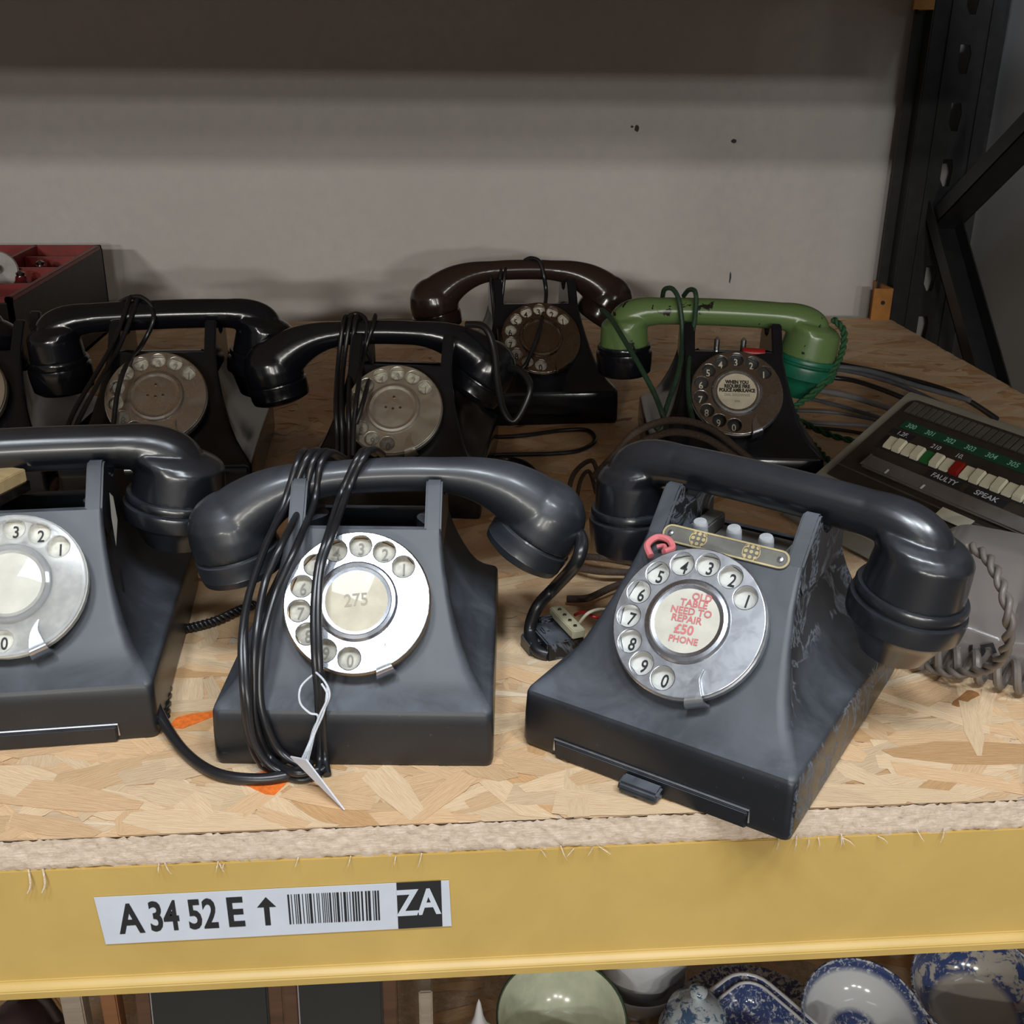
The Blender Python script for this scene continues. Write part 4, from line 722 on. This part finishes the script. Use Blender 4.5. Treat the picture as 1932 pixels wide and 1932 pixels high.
m = text_mesh([('FAULTY', .107, -.0741, 0, 1.05, 1), ('SPEAK', .1475, -.0741, 0, 1.15, 1)], .0066, .0001)
link('writing', mesh('writing', m.v, m.f, fix=False), WHITE, kp, mtx=Matrix.Translation((0,0,.095)) @ Matrix.Rotation(R(32),4,'X') @ Matrix.Translation((0,0,.0023)))
g2 = NT('smoky_clear_plastic'); g2.b.inputs['Base Color'].default_value = (.30,.27,.25,1); g2.b.inputs['Roughness'].default_value = .1; g2.b.inputs['Transmission Weight'].default_value = .6; gn = g2.noise(g2.coord(), 90); g2.l(g2.ramp(gn, [(.3,(.26,.24,.22)),(.7,(.34,.31,.29))]), g2.b.inputs['Base Color'])
PB((.036,.0800,.0014),(.325,.0940,.0050)).build('clear_strip', g2.m, kp, bevel=.0012)
PB((.036,.0803,.0052),(.0385,.0937,.0058)).build('strip_end', CHROME, kp)
for u in (.062, .100): PB((u,.0880,.0052),(u+.0016,.0925,.0056)).build('white_mark', WHITE, kp)
PB((.015,.0990,.0012),(.33,.1005,.0022)).build('ridge', GR, kp)
PB((.128,.0985,.0026),(.158,.1085,.0034)).build('cream_label', KW, kp)
# lobed taupe telephone in front of it, marked 5
tp = thing('taupe_telephone', 'glossy taupe plastic telephone with lobed front marked 5, at the right picture edge', 'telephone', (.292, .158, .0008), R(-34))
TA = plain('taupe_gloss_plastic', (.155,.135,.125), .16, vary=.06, scale=8, coat=.3)
def lobed():
    vs = []; fs = []; nx, ny = 90, 26; Lx = .26
    for i in range(nx+1):
        x = Lx*i/nx
        for k in range(ny+1):
            s = k/ny
            # lobes repeat along the front, deepest in the middle of the slope
            ph_ = (x-.002)/.072; lob = abs(sin(pi*ph_))**.55; amt = max(0, min(1, (s-.28)/.15))*max(0, 1-(s-.3)/.55)
            if s < .18: y, z = -.001 + .0*s, .020*s/.18
            elif s < .30: t_ = (s-.18)/.12; y, z = .002*t_, .020+.010*t_
            else: t_ = (s-.30)/.70; y = .002 + .085*t_; z = .030 + .026*sin(pi/2*t_)**.8
            y += .020*(1-lob)*amt; z -= .012*(1-lob)*amt
            ex = min(x, Lx-x); rr_ = max(0, 1-ex/.035); z *= (1-.55*rr_**2); y += .012*rr_**2
            vs.append((x, y, z))
        vs.append((x, .115, vs[-1][2])); vs.append((x, .115, 0))
    N = ny+3
    for i in range(nx):
        for k in range(N): fs.append([i*N+k, i*N+(k+1) % N, (i+1)*N+(k+1) % N, (i+1)*N+k])
    fs.append(list(range(N))[::-1]); fs.append([nx*N+k for k in range(N)])
    return mesh('casing', vs, fs, 50)
link('casing', lobed(), TA, tp)
m = text_mesh([('5', 0, 0, R(-62), 1, 1)], .022, .0001, .0002); link('writing', mesh('writing', m.v, m.f, fix=False), INK, tp, loc=(.0615,-.0016,.0195), rot=(R(90),0,0))
m = MB(); c_ = []
for i in range(26*12+1):
    a = 2*pi*i/12; x = -.012 + i/12*.0115; c_.append((x, -.011 + .0075*cos(a), .0122 + .0085*sin(a)))
m.tube(c_, .0027, 8); m.build('coiled_cord', CORDK, tp)

# ------------------------------------------------------------------ crockery and odds on the bottom shelf
def china(name, pat, base=(.62,.64,.66), blue=(.045,.07,.19), lo=.48, hi=.54, sc=55, rough=.12):
    t = NT(name); v = t.coord(); n = t.noise(v, sc, 6, .7, .6); f = t.ramp(n, [(lo,(0,0,0)),(hi,(1,1,1))])
    sx = t.n('ShaderNodeSeparateXYZ'); t.l(v, sx.inputs[0]); rr_ = t.math('SQRT', t.math('ADD', t.math('MULTIPLY', sx.outputs[0], sx.outputs[0]), t.math('MULTIPLY', sx.outputs[1], sx.outputs[1])))
    mk = t.ramp(t.math('MULTIPLY', rr_, 10), pat)
    t.l(t.mix(t.math('MULTIPLY', f, mk), base, blue), t.b.inputs['Base Color']); t.b.inputs['Roughness'].default_value = rough; t.b.inputs['Coat Weight'].default_value = .5; return t.m
o_, l_ = (0,0,0), (1,1,1)
BW = china('blue_white_bowl_glaze', [(.0,l_),(.20,l_),(.26,o_),(.50,o_),(.53,l_),(.62,l_)], sc=170, lo=.36, hi=.48)
BW2 = china('blue_white_allover_glaze', [(0,l_),(1,l_)], sc=180, lo=.44, hi=.54)
BW3 = china('blue_white_pot_glaze', [(0,l_),(1,l_)], sc=110, lo=.50, hi=.56, base=(.50,.56,.60), blue=(.06,.12,.22))
WH = plain('white_glaze', (.66,.67,.70), .1, vary=.03, coat=.5); GW = plain('pale_green_glaze', (.62,.66,.50), .18, vary=.12, coat=.4); GRN = plain('dark_green_rim', (.05,.10,.05), .2)
WARM = china('shaded_bowl_glaze', [(.0,o_),(.36,o_),(.42,l_),(.6,l_)], sc=50, lo=.45, hi=.5, base=(.42,.39,.34))  # base darkened and warmed to paint the shade inside the bowl
def bowl(label, x, y, zr, r, h, mat, rim=None, tilt=(0,0,0), group='crockery on the bottom shelf'):
    o = thing('bowl', label, 'bowl', (x, y, zr-h), group=group, rot=tilt)
    prof = [(0,.004),(r*.40,.004),(r*.44,0),(r*.48,.001),(r*.52,.008),(r*.80,h*.45),(r*.95,h*.80),(r,h-.0015),(r*.99,h),(r*.955,h-.002),(r*.90,h*.76),(r*.74,h*.42),(r*.45,.014),(r*.2,.010),(0,.0095)]
    m = MB(); m.lathe(prof, 56); m.build('vessel', mat, o, ang=50)
    m = MB(); m.lathe([(r*.985,h-.001),(r*1.006,h-.0014),(r*1.008,h+.0002),(r*.985,h+.0008),(r*.97,h-.0008),(r*.985,h-.001)], 56, cap=False); m.build('rim', rim or mat, o, ang=80)
    return o
bowl('blue and white bowl with flower sprig inside, widest in view below the beam', .392, .292, -.455, .0575, .048, BW, BW2, (R(20),0,0))
bowl('shadowed blue-rimmed bowl at the bottom right corner', .516, .306, -.446, .062, .060, WARM, BW2, (R(12),R(-6),0))
bowl('blue and white bowl stacked under the shadowed bowl at the bottom right', .512, .296, -.481, .058, .0635, BW2, WH)
bowl('pale green bowl with dark green rim below the middle of the beam', .108, .300, -.445, .060, .062, GW, GRN, (R(14),R(3),0))
bowl('plain white bowl behind the lidded blue pot', .205, .375, -.450, .055, .060, WH, WH, (R(-12),0,0))
for nm, x, y, zb, r in (('flower sprig', .392, .296, -.503, .047), ('pale green', .108, .305, -.507, .050), ('plain white', .205, .385, -.510, .046)):
    bowl('white bowl standing directly under the %s bowl' % nm, x, y, zb+.010, r, zb+.010+.5442, WH, WH)
o = thing('lidded_pot', 'small blue and white lidded sugar pot', 'pot', (.237, .290, -.5442), group='crockery on the bottom shelf'); o.scale = (1.12,1.12,1.2)
m = MB(); m.lathe([(0,0),(.020,0),(.027,.012),(.032,.035),(.030,.058),(.024,.070),(0,.070)], 36); m.build('vessel', BW3, o, ang=60)
m = MB(); m.lathe([(.0245,.070),(.0255,.072),(.0235,.078),(.014,.085),(.006,.088),(.004,.0895),(.0075,.094),(.0075,.097),(.004,.100),(0,.101)], 36); m.build('lid', BW3, o, ang=60)
# oblong dish: rounded-rectangle rings
def ring(w_, l, r, z, n=8):
    o = []
    for cx, cy, a0 in ((w_-r,-l+r,-90),(w_-r,l-r,0),(-w_+r,l-r,90),(-w_+r,-l+r,180)):
        for k in range(n+1): a = R(a0+90*k/n); o.append((cx+r*cos(a), cy+r*sin(a), z))
    return o
def dish(label, x, y, z, rz, w_, l, h, mat, rimm, tilt=0):
    o = thing('serving_dish', label, 'dish', (x, y, z), group='crockery on the bottom shelf', rot=(tilt, 0, rz))
    L = [ring(w_*.55,l*.6,.012,0), ring(w_*.6,l*.65,.016,.004), ring(w_*.72,l*.76,.020,h*.5), ring(w_*.80,l*.83,.022,h*.9), ring(w_,l,.030,h), ring(w_,l,.030,h+.003), ring(w_*.80,l*.82,.021,h+.001), ring(w_*.70,l*.74,.018,h*.55), ring(w_*.56,l*.62,.014,.008), ring(w_*.2,l*.3,.006,.007)]
    N = len(L[0]); vs = [p for rg in L for p in rg]; fs = [[i*N+q, i*N+(q+1) % N, (i+1)*N+(q+1) % N, (i+1)*N+q] for i in range(len(L)-1) for q in range(N)] + [list(range(N))[::-1], [(len(L)-1)*N+q for q in range(N)]]
    link('vessel', mesh('vessel', vs, fs, 50), mat, o)
    m = MB(); m.tube(ring(w_*.99, l*.99, .030, h+.0022, 6), .0022, 6, closed=True); m.build('rim', rimm, o, ang=80)
    m = MB(); m.tube(ring(w_*.81, l*.83, .021, h+.0022, 6), .0016, 6, closed=True); m.build('inner_rim', rimm, o, ang=80)
    return o
dish('oblong blue and white dish with white rim, lying on a patterned platter', .300, .268, -.492, R(36), .043, .066, .030, china('willow_dish_glaze', [(.0,l_),(.10,l_),(.13,o_),(.27,o_),(.31,l_),(.6,l_)], sc=190, lo=.38, hi=.48), WH, R(6))
o = thing('platter', 'blue patterned platter under the oblong white-rimmed dish', 'platter', (.300, .300, -.5445), group='crockery on the bottom shelf', rot=(R(0),0,R(30)))
m = MB(); m.lathe([(0,0),(.045,0),(.062,.040),(.082,.047),(.083,.050),(.060,.044),(.042,.006),(0,.005)], 48); m.build('vessel', BW2, o, ang=50)
o = thing('lidded_pot', 'white china pot with pointed lid left of the pale green bowl', 'pot', (.034, .258, -.5442), rz=R(100), group='crockery on the bottom shelf'); o.scale = (1.15,1.15,1.2)
m = MB(); m.lathe([(0,0),(.018,0),(.026,.02),(.028,.055),(.020,.080),(.0205,.084),(.014,.094),(.006,.104),(.0035,.112),(.0015,.124),(0,.128)], 32); m.build('vessel', WH, o, ang=60)
m = MB(); m.tube(spline([(-.022,-.004,.045),(-.034,-.006,.065),(-.040,-.008,.090)], 4), [.007,.0065,.006,.0055,.005,.0045,.004,.0035,.003], 12); m.build('spout', WH, o, ang=60)
m = MB(); m.tube(spline([(.024,.0,.070),(.036,.0,.066),(.037,0,.045),(.026,0,.030)], 5), .003, 8); m.build('handle', WH, o, ang=60)
o = thing('blue_cup', 'small dark blue and white cup between the green bowl and lidded pot', 'cup', (.178, .262, -.5442), group='crockery on the bottom shelf')
m = MB(); m.lathe([(0,0),(.016,0),(.022,.02),(.029,.06),(.030,.075),(.0285,.075),(.026,.055),(.018,.012),(0,.010)], 36); m.build('vessel', BW2, o, ang=50)
m = MB(); m.tube(spline([(.027,.0,.062),(.042,.0,.058),(.040,0,.035),(.024,0,.028)], 5), .0025, 8); m.build('handle', BW3, o, ang=60)
# left part of the bottom shelf: slates in frames, slats, bag
SL = bakelite('dark_slate', (.018,.020,.020), .35, .30, seed=9); W1 = wood('dark_stained_wood', (.07,.03,.015), (.12,.055,.028)); W2 = wood('orange_brown_wood', (.20,.085,.03), (.28,.12,.045)); W3 = wood('weathered_pale_wood', (.26,.21,.16), (.40,.33,.27))
def slate(label, x0, x1, y, zt):
    o = thing('framed_slate', label, 'slate', ((x0+x1)/2, y, -.5442), rot=(R(-7), 0, 0)); w_ = (x1-x0)/2; H = zt+.5442
    m = MB(); m.box((-w_, -.004, .010), (w_, .003, H-.006)); m.build('panel', SL, o, bevel=.0015)
    for s in (-1, 1): m = MB(); m.box((s*(w_+.006)-.006, -.002, 0), (s*(w_+.006)+.006, .012, H)); m.build('stile', W1, o, bevel=.001)
    m = MB(); m.box((-w_, .0035, H-.02), (w_, .012, H)); m.build('rail', W1, o)
    m = MB(); m.box((-w_, .0035, 0), (w_, .012, .02)); m.build('rail', W1, o)
    m = MB(); m.tube([(-w_+.001,-.0042,.012),(-w_+.001,-.0042,H-.008)], .0007, 5); m.build('scratched_edge', SATIN, o)
slate('wider black slate panel leaning on the bottom shelf, left of the two', -.234, -.140, .215, -.330)
slate('narrower black slate panel leaning on the bottom shelf, right of the two', -.116, -.047, .215, -.330)
def post(label, x0, x1, y, zt, mat, d=.015):
    m = MB(); m.box((x0, y, -.5442), (x1, y+d, zt)); m.box((x0-.001, y-.001, -.5442), (x1+.001, y+d+.001, -.535)); o = m.build('wooden_post', mat, bevel=.0012); setp(o, label, 'post', 'wooden posts on the bottom shelf')
post('pale weathered wooden post right of the black slates', -.0165, -.0055, .215, -.335, W3)
post('orange-brown wooden post left of the black slates', -.272, -.259, .232, -.335, W2)
post('grey-brown wooden slat beside the dark bag', -.303, -.286, .232, -.335, W3)
o = thing('leather_bag', 'dark purple-brown leather bag at the bottom left corner', 'bag', (-.345, .25, -.5442))
m = MB(); vs = []
prof = [(0,.0),(.055,.0),(.066,.02),(.066,.08),(.058,.13),(.042,.165),(.020,.180),(0,.184)]
m.lathe(prof, 40, Matrix.Diagonal((.62, .7, 1, 1))); m.build('bag_body', plain('purple_brown_leather', (.045,.024,.027), .4, vary=.4, bump=.4, scale=40), o, ang=70)
m = MB(); m.tube(spline([(-.03,0,.165),(-.02,-.01,.205),(.02,-.01,.205),(.03,0,.165)], 6), .004, 8); m.build('handle', DK, o, ang=70)
m = MB(); m.lathe([(0,0),(.004,0),(.003,.003),(0,.004)], 12); m.build('stud', CHROME, o, loc=(.020,-.040,.135), rot=(R(60),0,0))
